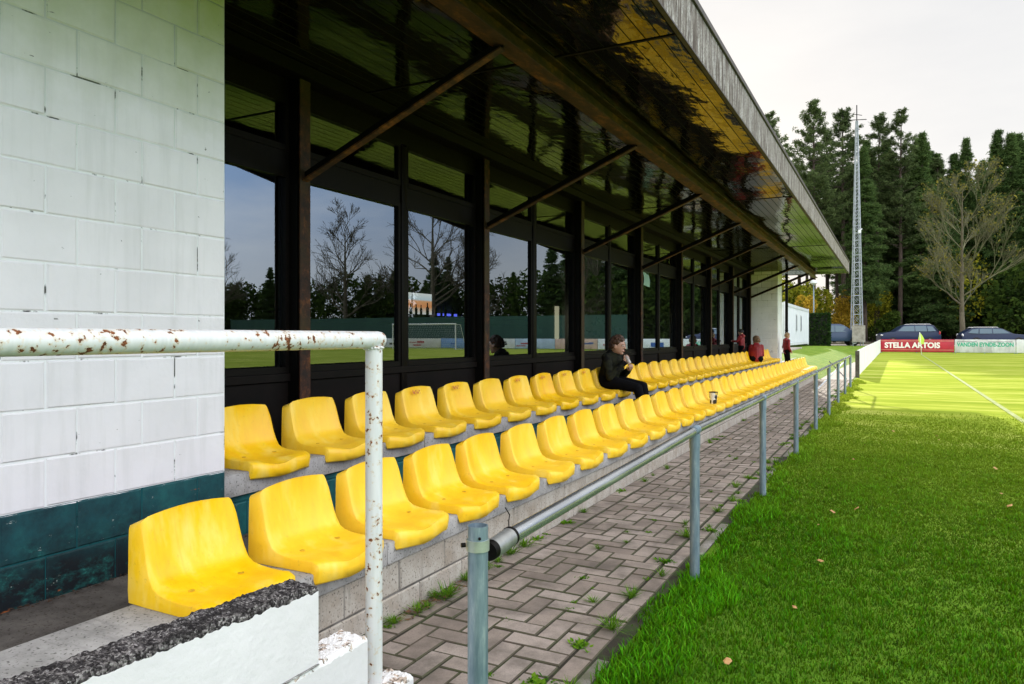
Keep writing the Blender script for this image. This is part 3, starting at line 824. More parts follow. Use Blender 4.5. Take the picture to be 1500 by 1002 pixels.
cc = k.ramp(sc_.outputs[0], [(.15, (.028,.024,.025)), (.5, (.10,.09,.09)), (.8, (.22,.20,.195)), (.97, (.36,.34,.33))])
cc = k.mix(k.ramp(k.noise(v, 30, 4, .7), [(.42, .85), (.55, 0.)]), cc, (.012,.010,.011))
MAT['mortar'] = k.done(k.bsdf(cc, .9, 0, k.bump(k.math('SUBTRACT', 1.0, vo.outputs['Distance']), .9, .006, k.bump(k.noise(v, 60, 4, .7), .6, .006)), .2))
k = N('flaking white paint over render'); v = k.pos(); a_ = k.noise(v, 24, 5, .7)
MAT['flake'] = k.done(k.bsdf(k.mix(k.ramp(a_, [(.53, 0.), (.56, 1.)]), (.74,.72,.72), k.ramp(k.noise(v, 60, 4), [(.4, (.10,.07,.05)), (.55, (.50,.40,.33)), (.7, (.62,.5,.42))])), .8, 0, k.bump(a_, .6, -.006), .25))
wall_piece('wall_block', .25, 1.432, -.590, -.634, -.833, .009, [m('loww'), m('mortar')], 1)
wall_piece('wall_block', .25, 1.22, -.838, -.838, -1.027, .0, [m('loww'), m('loww')], 3)
wall_piece('wall_block', 1.226, 1.629, -.834, -.836, -1.027, .007, [m('loww'), m('flake')], 4)
wall_piece('wall_block', .25, 1.849, -1.031, -1.032, -1.4, .007, [m('loww'), m('flake')], 5)
wall_piece('wall_block', 1.852, 2.05, -1.222, -1.222, -1.4, .007, [m('loww'), m('flake')], 6)
mb = MB()
for i in range(60):      # mortar smear lines in the bed joints
    y = .25 + i*.0197
    z = -.8355 + .002*mnoise.noise(Vector((y*9, 0, 0)))
    hh = .0022 + .0022*abs(mnoise.noise(Vector((y*40, 2, 0))))
    mb.box(-1.2995, -1.2955 + .001*mnoise.noise(Vector((y*30, 5, 0))), y, y+.02, z-hh, z+hh*.3)
o = mb.build('mortar_joint', simple('dark joint', (.10,.09,.09), (.5,.5,.48), 60, .9, .3), lw); o.location = -Vector(lw.location)

hr = empty('handrail', (-1.37, 1.748, -1.03), 0, 'white painted tube handrail with rust spots standing on the low wall', 'handrail')
mb = MB(); mb.tube([(-1.37, 1.748, -1.034), (-1.37, 1.748, -.03)], .0252, 28)
o = mb.build('post', m('rustw'), hr, True, 40); o.location = -Vector(hr.location)
mb = MB(); r0 = .0255
mb.tube([(-1.37, -.3, -.010), (-1.37, 1.765, -.012), (-1.37, 1.778, -.012), (-1.37, 1.786, -.012), (-1.37, 1.790, -.012)], [r0, r0, r0*.93, r0*.7, r0*.3], 28)
o = mb.build('rail', m('rustw'), hr, True, 60); o.location = -Vector(hr.location)
mb = MB()
for kk in range(16):
    a = 2*math.pi*kk/16
    mb.ell((-1.37+.0262*math.cos(a), 1.748+.0262*math.sin(a), -.034 - .004*abs(math.sin(a))+rnd.uniform(-.002,.002)), (.005,.005,.004), 0, 8, 6)
o = mb.build('weld', m('rustw'), hr, True); o.location = -Vector(hr.location)

# ------------------------------------------------------------------ pitch barrier
RX = -.943
bar = empty('pitch_barrier', (RX, 1.627, G), 0, 'galvanised tube barrier on posts between paved path and pitch', 'barrier')
def bp(mb, name, mats, smooth=True):
    o = mb.build(name, mats, bar, smooth, 40); o.location = -Vector(bar.location); return o
postz = [-.483] + [-.497]*8
for i in range(9):
    y = 1.627 + 2.317*i; mb = MB(); r_ = .0262
    if i == 0:
        mb.tube([(RX, y, G-.1), (RX, y, -.485)], r_, 24, caps=False)
        mb.tube([(RX, y, -.485), (RX, y, -.56)], r_-.003, 24, caps=False)
        n0 = len(mb.v)
        for kk in range(24):
            a = 2*math.pi*kk/24; mb.v += [(RX+r_*math.cos(a), y+r_*math.sin(a), -.485), (RX+(r_-.003)*math.cos(a), y+(r_-.003)*math.sin(a), -.485)]
        for kk in range(24):
            q = (kk+1) % 24; mb.f.append((n0+2*kk, n0+2*q, n0+2*q+1, n0+2*kk+1)); mb.m.append(0)
    else:
        mb.tube([(RX, y, G-.1), (RX, y, -.53)], r_, 20)
    post = bp(mb, 'post', m('galvd'))
    if i > 0:
        c = MB(); c.tube([(RX, y, -.60), (RX, y, -.525)], r_+.0025, 20); c.tube([(RX, y-.045, -.506), (RX, y+.045, -.506)], .0262, 20)
        c.build('tee_fitting', m('galvd'), post, True, 40)
    else:
        c = MB(); c.tube([(RX, y, -.548), (RX, y, -.520)], r_+.0035, 24)
        c.build('clamp_band', simple('zinc band', (.45,.50,.42), (.33,.37,.33), 20, .4, .1, metal=.5), post, True, 40)
        c = MB(); c.tube([(RX-.026, y-.018, -.534), (RX-.034, y-.026, -.534)], .006, 8); c.ell((RX+.018, y-.022, -.512), (.004,.004,.004))
        c.build('bolt', m('black'), post, True, 40)
mb = MB(); mb.tube([(RX, 1.78, -.558), (RX, 3.944, -.506), (RX, 20.16, -.506)], .0228, 20); bp(mb, 'rail', m('galv'))
mb = MB(); mb.tube([(RX, 1.703, -.5655), (RX, 1.75, -.562), (RX, 1.80, -.558)], [.0265, .0268, .0265], 24); bp(mb, 'end_sleeve', simple('dull zinc sleeve', (.40,.41,.40), (.28,.28,.27), 16, .45, .2, metal=.7))
mb = MB(); mb.tube([(RX, 1.682, -.567), (RX, 1.7025, -.5655)], [.025, .0262], 24); bp(mb, 'end_cap', m('black'))
mb = MB(); mb.tube([(RX-.004, 1.806, -.530), (RX-.008, 1.812, -.515), (RX-.006, 1.815, -.500), (RX-.016, 1.806, -.478)], .0016, 6)
mb.tube([(RX, 1.800, -.5575), (RX, 1.810, -.557)], .0275, 20)
bp(mb, 'wire_tie', m('black'))
mb = MB()
mb.tube([(-1.62, 19.2, -1.28), (-1.05, 20.1, -.62)], .016, 8); mb.tube([(-1.0, 19.6, -1.05), (-1.45, 20.5, -.66)], .014, 8)
o = mb.build('crossed_poles', m('galv')); tag(o, 'two thin grey metal poles crossed against the far end of the barrier', 'poles')

# ------------------------------------------------------------------ ground, path
def sheet(name, x0, x1, y0, y1, z, mat, kind='structure'):
    mb = MB(); mb.add([(x0,y0,z),(x1,y0,z),(x1,y1,z),(x0,y1,z)], [(0,1,2,3)])
    return tag(mb.build(name, mat), kind=kind)
sheet('ground', -900, 900, -900, 900, G-.06, m('forest'))
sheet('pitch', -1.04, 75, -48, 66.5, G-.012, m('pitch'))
sheet('path_bed', -2.06, -1.0, -2, 24.0, G-.0065, m('soil'))
# herringbone pavers
mb = MB(); cell = .11; xl, xr = -1.905, -1.165
nxc = 7; xs = [xl + (xr-xl)*i/nxc for i in range(nxc+1)]; cw = (xr-xl)/nxc; rnd = random.Random(21)
def paver(a, b, c, d):
    g = .0036; e = .0048; t = G + rnd.uniform(-.0025, .0025); tl = [rnd.uniform(-.0012, .0012) for _ in range(4)]
    a += g; b -= g; c += g; d -= g
    if b-a < .02 or d-c < .02: return
    P = [(a,c,t-.03),(b,c,t-.03),(b,d,t-.03),(a,d,t-.03)]
    M_ = [(a,c,t-e*.8),(b,c,t-e*.8),(b,d,t-e*.8),(a,d,t-e*.8)]
    Q = [(a+e,c+e,t+tl[0]),(b-e,c+e,t+tl[1]),(b-e,d-e,t+tl[2]),(a+e,d-e,t+tl[3])]
    fs = []
    for i in range(4):
        j = (i+1) % 4; fs += [(i, j, 4+j, 4+i), (4+i, 4+j, 8+j, 8+i)]
    mb.add(P+M_+Q, fs, 1); mb.f.append(tuple(len(mb.v)-4+i for i in range(4))); mb.m.append(0)
YC0 = -1.2; nyc = int((23.9-YC0)/cell)
for j in range(nyc):
    for i in range(nxc):
        t = (i+j) % 4; y = YC0 + j*cell
        if t == 0:
            paver(xs[i], xs[min(i+2, nxc)], y, y+cell)
        elif t == 1 and i == 0: paver(xs[0], xs[1], y, y+cell)
        elif t == 2: paver(xs[i], xs[i+1], y, y+2*cell)
        elif t == 3 and j == 0: paver(xs[i], xs[i+1], y, y+cell)
L2 = .22; y = YC0
while y < 23.8:
    paver(-2.05, -1.912, y+.07, y+.07+L2); paver(-1.158, -1.067, y, y+L2); y += L2
tag(mb.build('path', [m('paver'), simple('dirt filled paver edge', (.085,.065,.05), (.055,.06,.025), 6, .95, .3)]), kind='structure')
mb = MB(); y = YC0; rnd = random.Random(3)
while y < 23.8:
    dz = rnd.uniform(-.010, .004); mb.box(-1.063, -1.005, y+.004, y+.796, G-.1, G+dz-.004, 0, .006); y += .8
tag(mb.build('kerb', m('kerb'), None, True, 40), kind='structure')

# grass bank, path and kerbs beyond the stand
mb = MB(); X = [-1.0, -1.9, -2.3, -3.0, -3.6, -4.5, -8, -20, -60]; Z = [G-.01, G-.01, -1.22, -1.03, -.86, -.75, -.72, -.72, -.8]
Y = [23.9, 26, 30, 36, 44, 52, 60, 66.6]
vs = []
for j, y in enumerate(Y):
    for i, x in enumerate(X):
        f = max(0, (y-54)/12.6)
        z = Z[i]*(1-f) + (-.80)*f
        z += .03*mnoise.noise(Vector((x*.5, y*.3, 0)))*(i > 1)
        vs.append((x, y, z))
nx = len(X); fs = [(j*nx+i, (j+1)*nx+i, (j+1)*nx+i+1, j*nx+i+1) for j in range(len(Y)-1) for i in range(nx-1)]
mb.add(vs, fs); tag(mb.build('grass_bank', m('lawn'), None, True), kind='structure')
mb = MB(); mb.add([(-60,-48,-.95), (-10.25,-48,-.95), (-10.25,24.3,-.95), (-60,24.3,-.95)], [(0,1,2,3)]); tag(mb.build('rear_lawn', m('lawn')), kind='structure')
mb = MB(); mb.add([(-2.04,23.9,G-.002),(-1.07,23.9,G-.002),(-1.10,30,G-.002),(-1.9,30,G-.002),(-1.15,40,G-.002),(-1.7,40,G-.002)], [(0,1,2,3),(3,2,4,5)])
tag(mb.build('gravel_path', m('gravel')), kind='structure')
mb = MB()
mb.beam((-4.3, 24.6, -.76), (-5.2, 47, -.74), .75, .12); mb.beam((-3.35, 24.2, -.96), (-4.2, 44, -.93), .36, .12)
tag(mb.build('terrace_kerb', simple('pale old concrete', (.40,.36,.33), (.24,.22,.18), 3, .9, .4)), kind='structure')
# touch and goal lines
mb = MB(); mb.box(1.73, 1.81, -45, 59.6, G-.01, G-.004); mb.box(1.82, 64, 59.5, 59.6, G-.01, G-.005)
mb.box(1.7, 64, -45.1, -45.0, G-.01, G-.005); mb.box(63.9, 64, -45, 59.49, G-.01, G-.005)
tag(mb.build('pitch_markings', m('line')), kind='structure')
sheet('car_park', -70, 90, 66.9, 76, -.80, m('gravel'))
mb = MB(); mb.add([(-1.0,65.6,G-.012),(75,65.6,G-.012),(75,66.95,-.80),(-1.0,66.95,-.80)], [(0,1,2,3)]); tag(mb.build('verge', m('lawn')), kind='structure')
mb = MB(); mb.add([(-90,76,-.80),(110,76,-.80),(110,150,-.3),(-90,150,-.3)], [(0,1,2,3)]); tag(mb.build('forest_floor', m('forest')), kind='structure')

# grass blades near the camera
def grass():
    rng = np.random.default_rng(5)
    pts = []
    N_ = 1150000
    x = rng.uniform(-1.06, 3.4, N_); y = rng.uniform(.6, 24, N_)
    d = C_*y - S_*x
    px = 750 + F_*(C_*x + S_*y)/np.maximum(d, .1)
    keep = (d > 2.2) & (px > 560) & (px < 2100)
    dens = np.clip((4.2/np.maximum(d, 1))**1.35, 0, 1)
    edge = (x < -.80 + .10*np.sin(y*2.3) + .06*np.sin(y*7.1))
    keep &= (rng.uniform(0, 1, N_) < dens*np.where(edge, 1.0, np.clip((14.5-y)/6, 0, 1)))
    keep &= ~(x < -1.0 + .035*np.sin(y*3.1) + .03*np.sin(y*8.7) + rng.normal(0, .018, N_))
    x, y, d, edge = x[keep], y[keep], d[keep], edge[keep]
    n = len(x)
    patch = np.sin(x*3.1+y*1.7)*np.cos(y*2.3-x*1.1)*.5+.5
    clump = np.clip(.5+.9*np.sin(x*23+np.sin(y*17)*1.3)*np.sin(y*21+np.cos(x*13)*1.7), .15, 1.3)
    h = np.where(edge, rng.uniform(.018, .056, n)*(.7+.6*patch), rng.uniform(.008, .030, n)*(.45+.5*patch+.55*clump))
    wd = np.where(edge, .0030, .0026)*np.maximum(1, d/3.6)**.95*rng.uniform(.7, 1.3, n)
    a = rng.uniform(0, 2*np.pi, n); lean = rng.uniform(.1, .9, n)*h; la = rng.uniform(0, 2*np.pi, n)
    ca, sa = np.cos(a)*wd, np.sin(a)*wd
    lx, ly = np.cos(la)*lean, np.sin(la)*lean
    V = np.zeros((n, 5, 3), np.float32); z0 = G-.014
    V[:,0] = np.stack([x-ca, y-sa, np.full(n, z0)], 1); V[:,1] = np.stack([x+ca, y+sa, np.full(n, z0)], 1)
    V[:,2] = np.stack([x+ca*.8+lx*.3, y+sa*.8+ly*.3, z0+h*.6], 1); V[:,3] = np.stack([x-ca*.8+lx*.3, y-sa*.8+ly*.3, z0+h*.6], 1)
    V[:,4] = np.stack([x+lx, y+ly, z0+h], 1)
    me = bpy.data.meshes.new('grass_blades')
    me.vertices.add(n*5); me.vertices.foreach_set('co', V.ravel())
    base = np.arange(n)*5
    L = np.concatenate([np.stack([base, base+1, base+2, base+3], 1), np.stack([base+3, base+2, base+4, ], 1)], 1).astype(np.int32)
    me.loops.add(n*7); me.loops.foreach_set('vertex_index', L.ravel())
    st = np.stack([np.arange(n)*7, np.arange(n)*7+4], 1).ravel().astype(np.int32)
    me.polygons.add(n*2); me.polygons.foreach_set('loop_start', st)
    try: me.polygons.foreach_set('loop_total', np.tile([4,3], n).astype(np.int32))
    except Exception: pass
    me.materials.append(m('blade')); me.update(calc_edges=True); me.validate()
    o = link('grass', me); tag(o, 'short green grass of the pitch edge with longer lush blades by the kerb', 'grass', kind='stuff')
    print('blades', n)
grass()

# weeds
def weed_mesh(seed, kind):
    rnd = random.Random(seed); mb = MB()
    nl = rnd.randint(60, 95)
    for i in range(nl):
        a = rnd.uniform(0, 6.283); 
        if kind == 0:     # broad leaves
            L = rnd.uniform(.008, .022); wv = L*.42; tilt = rnd.uniform(.15, 1.2); bx, by = rnd.gauss(0, .011), rnd.gauss(0, .011)
        else:             # grass tuft
            L = rnd.uniform(.04, .085); wv = .0022; tilt = rnd.uniform(.4, 1.35); bx, by = rnd.gauss(0, .005), rnd.gauss(0, .005)
        dx, dy = math.cos(a), math.sin(a); c_, s_ = math.cos(tilt), math.sin(tilt)
        p = lambda t, w_: (bx+dx*L*t*c_ - dy*wv*w_, by+dy*L*t*c_ + dx*wv*w_, L*t*s_*(1-.25*t)+.002)
        mb.add([p(0,-.15), p(0,.15), p(.5,.5), p(1,0), p(.5,-.5)], [(0,1,2,4),(4,2,3)])
    return mb.mesh('weed_tuft', m('weed'))
WM = [weed_mesh(i, 0) for i in range(4)] + [weed_mesh(10+i, 1) for i in range(3)]
rnd = random.Random(17)
spots = []
for px, py in ((640,862),(655,876),(683,862),(697,850),(710,842),(726,833),(742,823),(760,812),(775,801),(822,783),(825,790),(856,766),(885,751),(935,720)):
    spots.append((px, py, -2.015, 'foot'))
for i in range(26): spots.append((None, 2.6+16*rnd.random()**1.4, -2.02 + rnd.uniform(-.01, .06), 'foot'))
for i in range(60): spots.append((None, 1.9 + 17*rnd.random()**1.3, -1.10 + rnd.uniform(-.10, .05), 'edge'))
for i in range(34): spots.append((None, 2.2 + 14*rnd.random()**1.4, -1.85 + .68*rnd.random()**.6, 'mid'))
for (px, py, x, wh) in spots:
    if px is not None:
        d = 1.3*F_/(py-492); y = (d - S_*abs(x))/C_
    else: y = py
    o = link('weed_tuft', rnd.choice(WM if wh != 'edge' else WM[:2]+WM[4:]), None, (x, y, G-.004)); s_ = rnd.uniform(.7, 1.6)*(.62 if wh == 'mid' else 1.15); o.scale = (s_, s_*1.3, s_*.8); o.rotation_euler = (0, 0, rnd.uniform(0, 6.3))
    lab = {'foot': 'small green weed growing where the pavers meet the concrete riser', 'edge': 'small green weed on the mossy kerb between pavers and grass', 'mid': 'tiny green weed in a joint in the middle of the paved path'}[wh]
    tag(o, lab, 'weed', {'foot': 'weeds along the riser', 'edge': 'weeds along the kerb', 'mid': 'weeds between the pavers'}[wh])
# dead leaf pile near riser, dandelion, fallen leaves
mb = MB(); rnd = random.Random(8)
for i in range(160):
    y = 3.02 + rnd.gauss(0, .13); x = -1.99 + rnd.uniform(-.045, .035); s_ = rnd.uniform(.006, .02); a = rnd.uniform(0, 6.3); z = G + rnd.uniform(0, .018)
    mb.add([(x+s_*math.cos(a), y+s_*math.sin(a), z), (x-s_*math.sin(a)*.5, y+s_*math.cos(a)*.5, z+rnd.uniform(-.006,.008)), (x-s_*math.cos(a), y-s_*math.sin(a), z)], [(0,1,2)])
tag(mb.build('leaf_litter', simple('brown dead leaves', (.16,.075,.035), (.07,.035,.02), 30, .9, 0)), 'small drift of brown dead leaves on the pavers against the riser', 'litter', kind='stuff')
e = empty('dandelion', (-.97, 2.02, G), 0, 'single dandelion seed head on a tall stem beside the kerb', 'flower')
mb = MB(); mb.tube([(0,0,0), (.01,.05,.08), (.03,.10,.135)], .0022, 6); mb.build('stem', simple('dandelion stem', (.25,.25,.08), (.18,.16,.05), 9, .7, 0), e, True)
mb = MB(); mb.ell((.032,.102,.145), (.010,.010,.014)); mb.build('seed_head', simple('dandelion fluff', (.75,.72,.62), (.6,.55,.42), 60, .95, .8, 200), e, True)
lm = MB(); lm.add([(-.02,0,.002),(-.008,.012,.008),(.012,.010,.004),(.022,0,.009),(.010,-.012,.003),(-.009,-.010,.007)], [(0,1,2,3,4,5)])
LEAF = lm.mesh('fallen_leaf', simple('fallen leaf', (.45,.26,.09), (.30,.14,.05), 25, .7, 0))
rnd = random.Random(31)
for i in range(18):
    y = 2.6 + 9*rnd.random(); x = rnd.uniform(-.8, 1.2)
    o = link('fallen_leaf', LEAF, None, (x, y, G+.022)); o.rotation_euler = (rnd.uniform(-.5,.5), rnd.uniform(-.5,.5), rnd.uniform(0,6.3)); s_ = rnd.uniform(.6, 1.2); o.scale = (s_,)*3
    tag(o, 'small tan fallen leaf lying on the shaded grass', 'leaf', 'fallen leaves on the grass')
for i in range(7):
    o = link('fallen_leaf', LEAF, None, (rnd.uniform(-1.95,-1.2), rnd.uniform(4, 16), G+.003)); o.rotation_euler = (0, 0, rnd.uniform(0,6.3)); o.scale = (.9,)*3
    tag(o, 'small dry leaf lying on the paved path', 'leaf', 'fallen leaves on the path')

# ------------------------------------------------------------------ boards, fence, flag, goal
def text_mesh(txt, size, mat, name, width=None, bold=.0):
    cu = bpy.data.curves.new(name, 'FONT'); cu.body = txt; cu.size = size; cu.align_x = 'CENTER'; cu.align_y = 'CENTER'; cu.extrude = .004; cu.offset = bold; cu.resolution_u = 3
    o = bpy.data.objects.new(name, cu); COL.objects.link(o)
    dg = bpy.context.evaluated_depsgraph_get(); dg.update()
    me = bpy.data.meshes.new_from_object(o.evaluated_get(dg)); bpy.data.objects.remove(o)
    if width:
        xs_ = [v.co.x for v in me.vertices]; wd = max(xs_)-min(xs_); cx = (max(xs_)+min(xs_))/2
        for v in me.vertices: v.co.x = (v.co.x-cx)*width/wd
    me.materials.clear(); me.materials.append(mat); return me
def board(x0, x1, y, mat, label, posts=True):
    e = empty('advertising_board', ((x0+x1)/2, y, G), 0, label, 'board', 'boards along the goal line')
    hw = (x1-x0)/2-.01
    mb = MB(); mb.box(-hw, hw, -.02, .02, .06, 1.03, 0, .006); mb.build('panel', mat, e, True, 40)
    mb = MB()
    for xx in (-hw+.05, 0, hw-.05): mb.box(xx-.03, xx+.03, .022, .08, -.3, 1.0)
    mb.build('support', m('galvd'), e)
    return e, hw
red = simple('dirty red board', (.45,.012,.035), (.30,.01,.03), 2, .5, .05)
e, hw = board(-.86, 4.10, 64.3, red, 'red advertising board with white STELLA ARTOIS lettering near the corner flag')
wtxt = simple('white lettering', (.82,.80,.78), (.74,.72,.70), 5, .6, 0)
o = link('lettering', text_mesh('STELLA ARTOIS', .52, wtxt, 'lettering', 3.75, .022), e, (-.32, -.027, .56)); o.rotation_euler = (R(90), 0, 0)
o.scale = (1, 1.1, 1)
mb = MB(); mb.box(-hw+.02, hw-.02, -.026, -.021, .215, .24); mb.box(-hw+.02, hw-.02, -.026, -.021, .90, .925); mb.build('stripe', simple('gold stripe', (.75,.42,.30), (.6,.35,.2), 3, .5, 0), e)
grime = simple('grimy white board', (.62,.64,.66), (.40,.40,.41), 2.2, .6, .1, stretch=(1,1,.5))
e, hw = board(4.12, 7.94, 64.3, grime, 'grimy white advertising board with green VANDEN EYNDE-ZOON lettering')
gtxt = simple('green lettering', (.02,.33,.20), (.03,.42,.28), 5, .6, 0)
o = link('lettering', text_mesh('VANDEN EYNDE-ZOON', .36, gtxt, 'lettering', 3.55, .012), e, (0, -.027, .64)); o.rotation_euler = (R(90), 0, 0); o.scale = (1, 1.15, 1)
mb = MB()
for a, b_ in ((-1.75,-.5), (.2, 1.7)): mb.box(a, b_, -.026, -.021, .85, .875)
mb.build('stripe', m('black'), e)
whit = simple('clean white board', (.72,.74,.78), (.60,.62,.66), 2, .5, .05)
e, hw = board(7.96, 12.2, 64.3, whit, 'white advertising board with blue emblem blocks right of the green lettered board')
mb = MB(); mb.box(-1.35, -.75, -.026, -.021, .60, .74); mb.box(-1.25, -.80, -.026, -.021, .36, .46); mb.box(.2,1.4,-.026,-.021,.3,.7); mb.build('emblem', simple('blue print', (.02,.09,.35), None, 5, .5, 0), e)
pal = [((.70,.72,.76), 'pale grey'), ((.62,.42,.34), 'salmon coloured'), ((.45,.56,.72), 'light blue'), ((.72,.73,.74), 'plain white'), ((.18,.32,.58), 'mid blue'), ((.66,.64,.58), 'cream'), ((.70,.72,.75), 'bright white'), ((.55,.62,.70), 'grey blue'),
       ((.60,.12,.10), 'brick red'), ((.70,.72,.70), 'chalk white'), ((.30,.42,.60), 'dull blue'), ((.72,.70,.60), 'ivory')]
x = 12.24
for i, (c, nm_) in enumerate(pal):
    e, hw = board(x, x+4.3, 64.3, simple('board paint ' + nm_, c, tuple(v*.8 for v in c), 2, .5, .05), '%s advertising board farther along the goal line behind the goal area' % nm_)
    rr = random.Random(i); mb = MB()
    for kk in range(3):
        a = rr.uniform(-hw+.1, hw-1); b_ = a + rr.uniform(.4, 1.1); z = rr.uniform(.25, .6); mb.box(a, min(b_, hw-.05), -.026-.0005*kk, -.021, z, z+rr.uniform(.08, .25))
    mb.build('emblem', simple('board print %d' % i, rr.choice([(.03,.10,.35), (.4,.05,.05), (.03,.03,.03)]), None, 5, .5, 0), e)
    x += 4.32
# far touchline boards + green windbreak
sc_mat = simple('dark green windbreak mesh', (.014,.055,.042), (.022,.075,.055), 1.0, .8, .1, stretch=(1,1,.15))
def windbreak(p0, p1, label):
    e = empty('windbreak_screen', (p0[0], p0[1], G), 0, label, 'screen')
    d = Vector((p1[0]-p0[0], p1[1]-p0[1], 0)); n_ = max(2, int(d.length/5))
    mb = MB(); mb.add([(0,0,.1),(d.x,d.y,.1),(d.x,d.y,3.3),(0,0,3.3)], [(0,1,2,3)]); mb.build('mesh_panel', sc_mat, e)
    mb = MB()
    for i in range(n_+1):
        q = d*i/n_; mb.tube([(q.x, q.y+.06, -.1), (q.x, q.y+.06, 3.4)], .04, 8)
    mb.build('post', m('galvd'), e)
windbreak((13, 66.0), (66.5, 66.0), 'long dark green windbreak screen behind the goal, mirrored in the clubhouse glass')
windbreak((68, 65), (68, -40), 'long dark green windbreak screen along the far touchline, mirrored in the clubhouse glass')
y = 62
for i in range(22):
    c, nm_ = pal[i % 4 if i % 3 else 3]
    e = empty('advertising_board', (66.5, y-2.2, G), 0, '%s advertising board on the far touchline in front of the windbreak' % nm_, 'board', 'boards on the far touchline %s' % nm_)
    mb = MB(); mb.box(-.02, .02, -2.1, 2.1, .05, 1.0); mb.build('panel', simple('far board', c, tuple(v*.8 for v in c), 2, .5, 0), e)
    y -= 4.4
# white slat fence beside the corner
fe = empty('slat_fence', (-.98, 25.5, G), 0, 'white vertical slat fence running along the pitch to the corner', 'fence')
rnd = random.Random(2)
mb = MB(); mbp2 = MB(); n_ = 38*8
for i in range(n_):
    y = 25.55 + i*(38.6/n_); f = i/n_; x = -.99 + .12*f; top = -.46 + .16*f + rnd.uniform(-.012, .012)
    if i % 40 == 39: continue
    mb.box(x-.011, x+.011, y+.004, y+.119, G+.02, top)
o = mb.build('slats', m('whitefence'), fe); o.location = -Vector(fe.location)
mb = MB(); mb.box(-1.05, -.93, 25.42, 25.52, G-.1, -.47, 0, .006)
o = mb.build('end_post', simple('dark stained post', (.05,.045,.035), (.12,.11,.09), 6, .8, .3), fe); o.location = -Vector(fe.location)
mb = MB(); mb.beam((-1.02,25.5,-.60),(-.90,64.2,-.45),.04,.07); mb.beam((-1.02,25.5,-1.1),(-.90,64.2,-1.1),.04,.07); o = mb.build('back_rail', m('whitefence'), fe); o.location = -Vector(fe.location)

e = empty('corner_flag', (1.80, 59.5, G), 0, 'yellow corner flag on a slim white pole', 'flag')
mb = MB(); mb.tube([(0,0,0), (-.12,0,1.55)], .022, 8); mb.build('pole', wtxt, e, True)
mb = MB()
vs = []
for i in range(7):
    t = i/6; vs += [(-.12+.0+.5*t*.9-.10*t, .05*math.sin(t*6), 1.52-.20*t-.05*math.sin(t*5)), (-.09+.30*t, .05*math.sin(t*6+1), 1.08-.35*t*(1-t)-.02)]
mb.add([(-.12,0,1.56), (.06,.03,1.30), (.17,-.03,1.06), (.16,.02,.72), (-.01,.03,.70), (-.16,0,.86), (-.20,.02,1.05)], [(0,1,2,6), (6,2,3,5), (5,3,4)])
mb.build('pennant', simple('fluorescent yellow cloth', (.62,.80,.10), (.42,.65,.10), 3, .7, 0), e)

def goal(cx, cy, sgn, label):
    e = empty('goal', (cx, cy, G), 0, label, 'goal')
    mb = MB(); mb.tube([(-3.66,0,0),(-3.66,0,2.44)], .06, 12); mb.tube([(3.66,0,0),(3.66,0,2.44)], .06, 12); mb.tube([(-3.72,0,2.44),(3.72,0,2.44)], .06, 12)
    mb.build('frame', wtxt, e, True, 50)
    mb = MB()
    for s_ in (-3.66, 3.66):
        mb.tube([(s_,0,2.4),(s_,.9*sgn,2.35)], .025, 8); mb.tube([(s_,.9*sgn,2.35),(s_,1.9*sgn,0)], .025, 8); mb.tube([(s_,0,.03),(s_,1.9*sgn,.03)], .025, 8)
    mb.build('net_support', wtxt, e, True, 50)
    mb = MB(); 
    for i in range(37):
        x = -3.66+i*7.32/36; mb.tube([(x,.9*sgn,2.35),(x,1.9*sgn,0)], .006, 3, caps=False); mb.tube([(x,0,2.4),(x,.9*sgn,2.35)], .006, 3, caps=False)
    for i in range(12):
        t = i/11; mb.tube([(-3.66,(.9+t)*sgn,2.35*(1-t)),(3.66,(.9+t)*sgn,2.35*(1-t))], .006, 3, caps=False)
    mb.build('net', simple('net cord', (.6,.6,.6), None, 5, .8, 0), e)
goal(32.8, 59.6, 1, 'white football goal on the far goal line, seen mirrored in the windows')

# ------------------------------------------------------------------ container, hedge, lamp, mast
cn = empty('site_container', (-5.6, 48.4, -.66), 0, 'white portable cabin container standing behind the far end of the stand', 'container')
mb = MB()
y0c, y1c, zt = -3.2, 10.2, 2.6
mb.box(-2.3, 0, y0c, y1c, .12, zt, 0, .03)
for i in range(67):
    y = y0c+.1+i*.197; mb.box(.001, .022, y, y+.085, .28, zt-.18)
mb.build('body', m('whitep'), cn, True, 40)
mb = MB()
for yy in (y0c, y1c): mb.box(-.04, .05, yy-.06, yy+.06, 0, zt+.05, 0, .01); mb.box(-2.35, -2.27, yy-.06, yy+.06, 0, zt+.05, 0, .01)
mb.box(-.03, .045, y0c, y1c, .08, .24); mb.box(-.03, .045, y0c, y1c, zt-.17, zt+.02); mb.box(-2.3, 0, y0c-.045, y0c+.02, zt-.17, zt+.02); mb.box(-2.3, 0, y0c-.045, y0c+.02, .08, .24)
mb.build('corner_frame', simple('white frame steel', (.68,.70,.73), (.60,.62,.66), 2, .4, 0), cn, True, 40)
for yy in (2.2, 4.8):
    mb = MB(); mb.box(.024, .05, yy, yy+.62, .95, 2.05, 0, .005); f = mb.build('window', simple('grey window frame', (.5,.5,.52), None, 3, .5, 0), cn)
    mb = MB(); mb.box(.051, .056, yy+.08, yy+.54, 1.02, 1.98); mb.build('pane', simple('grey window pane', (.22,.25,.28), (.3,.33,.36), 1, .2, 0), f)

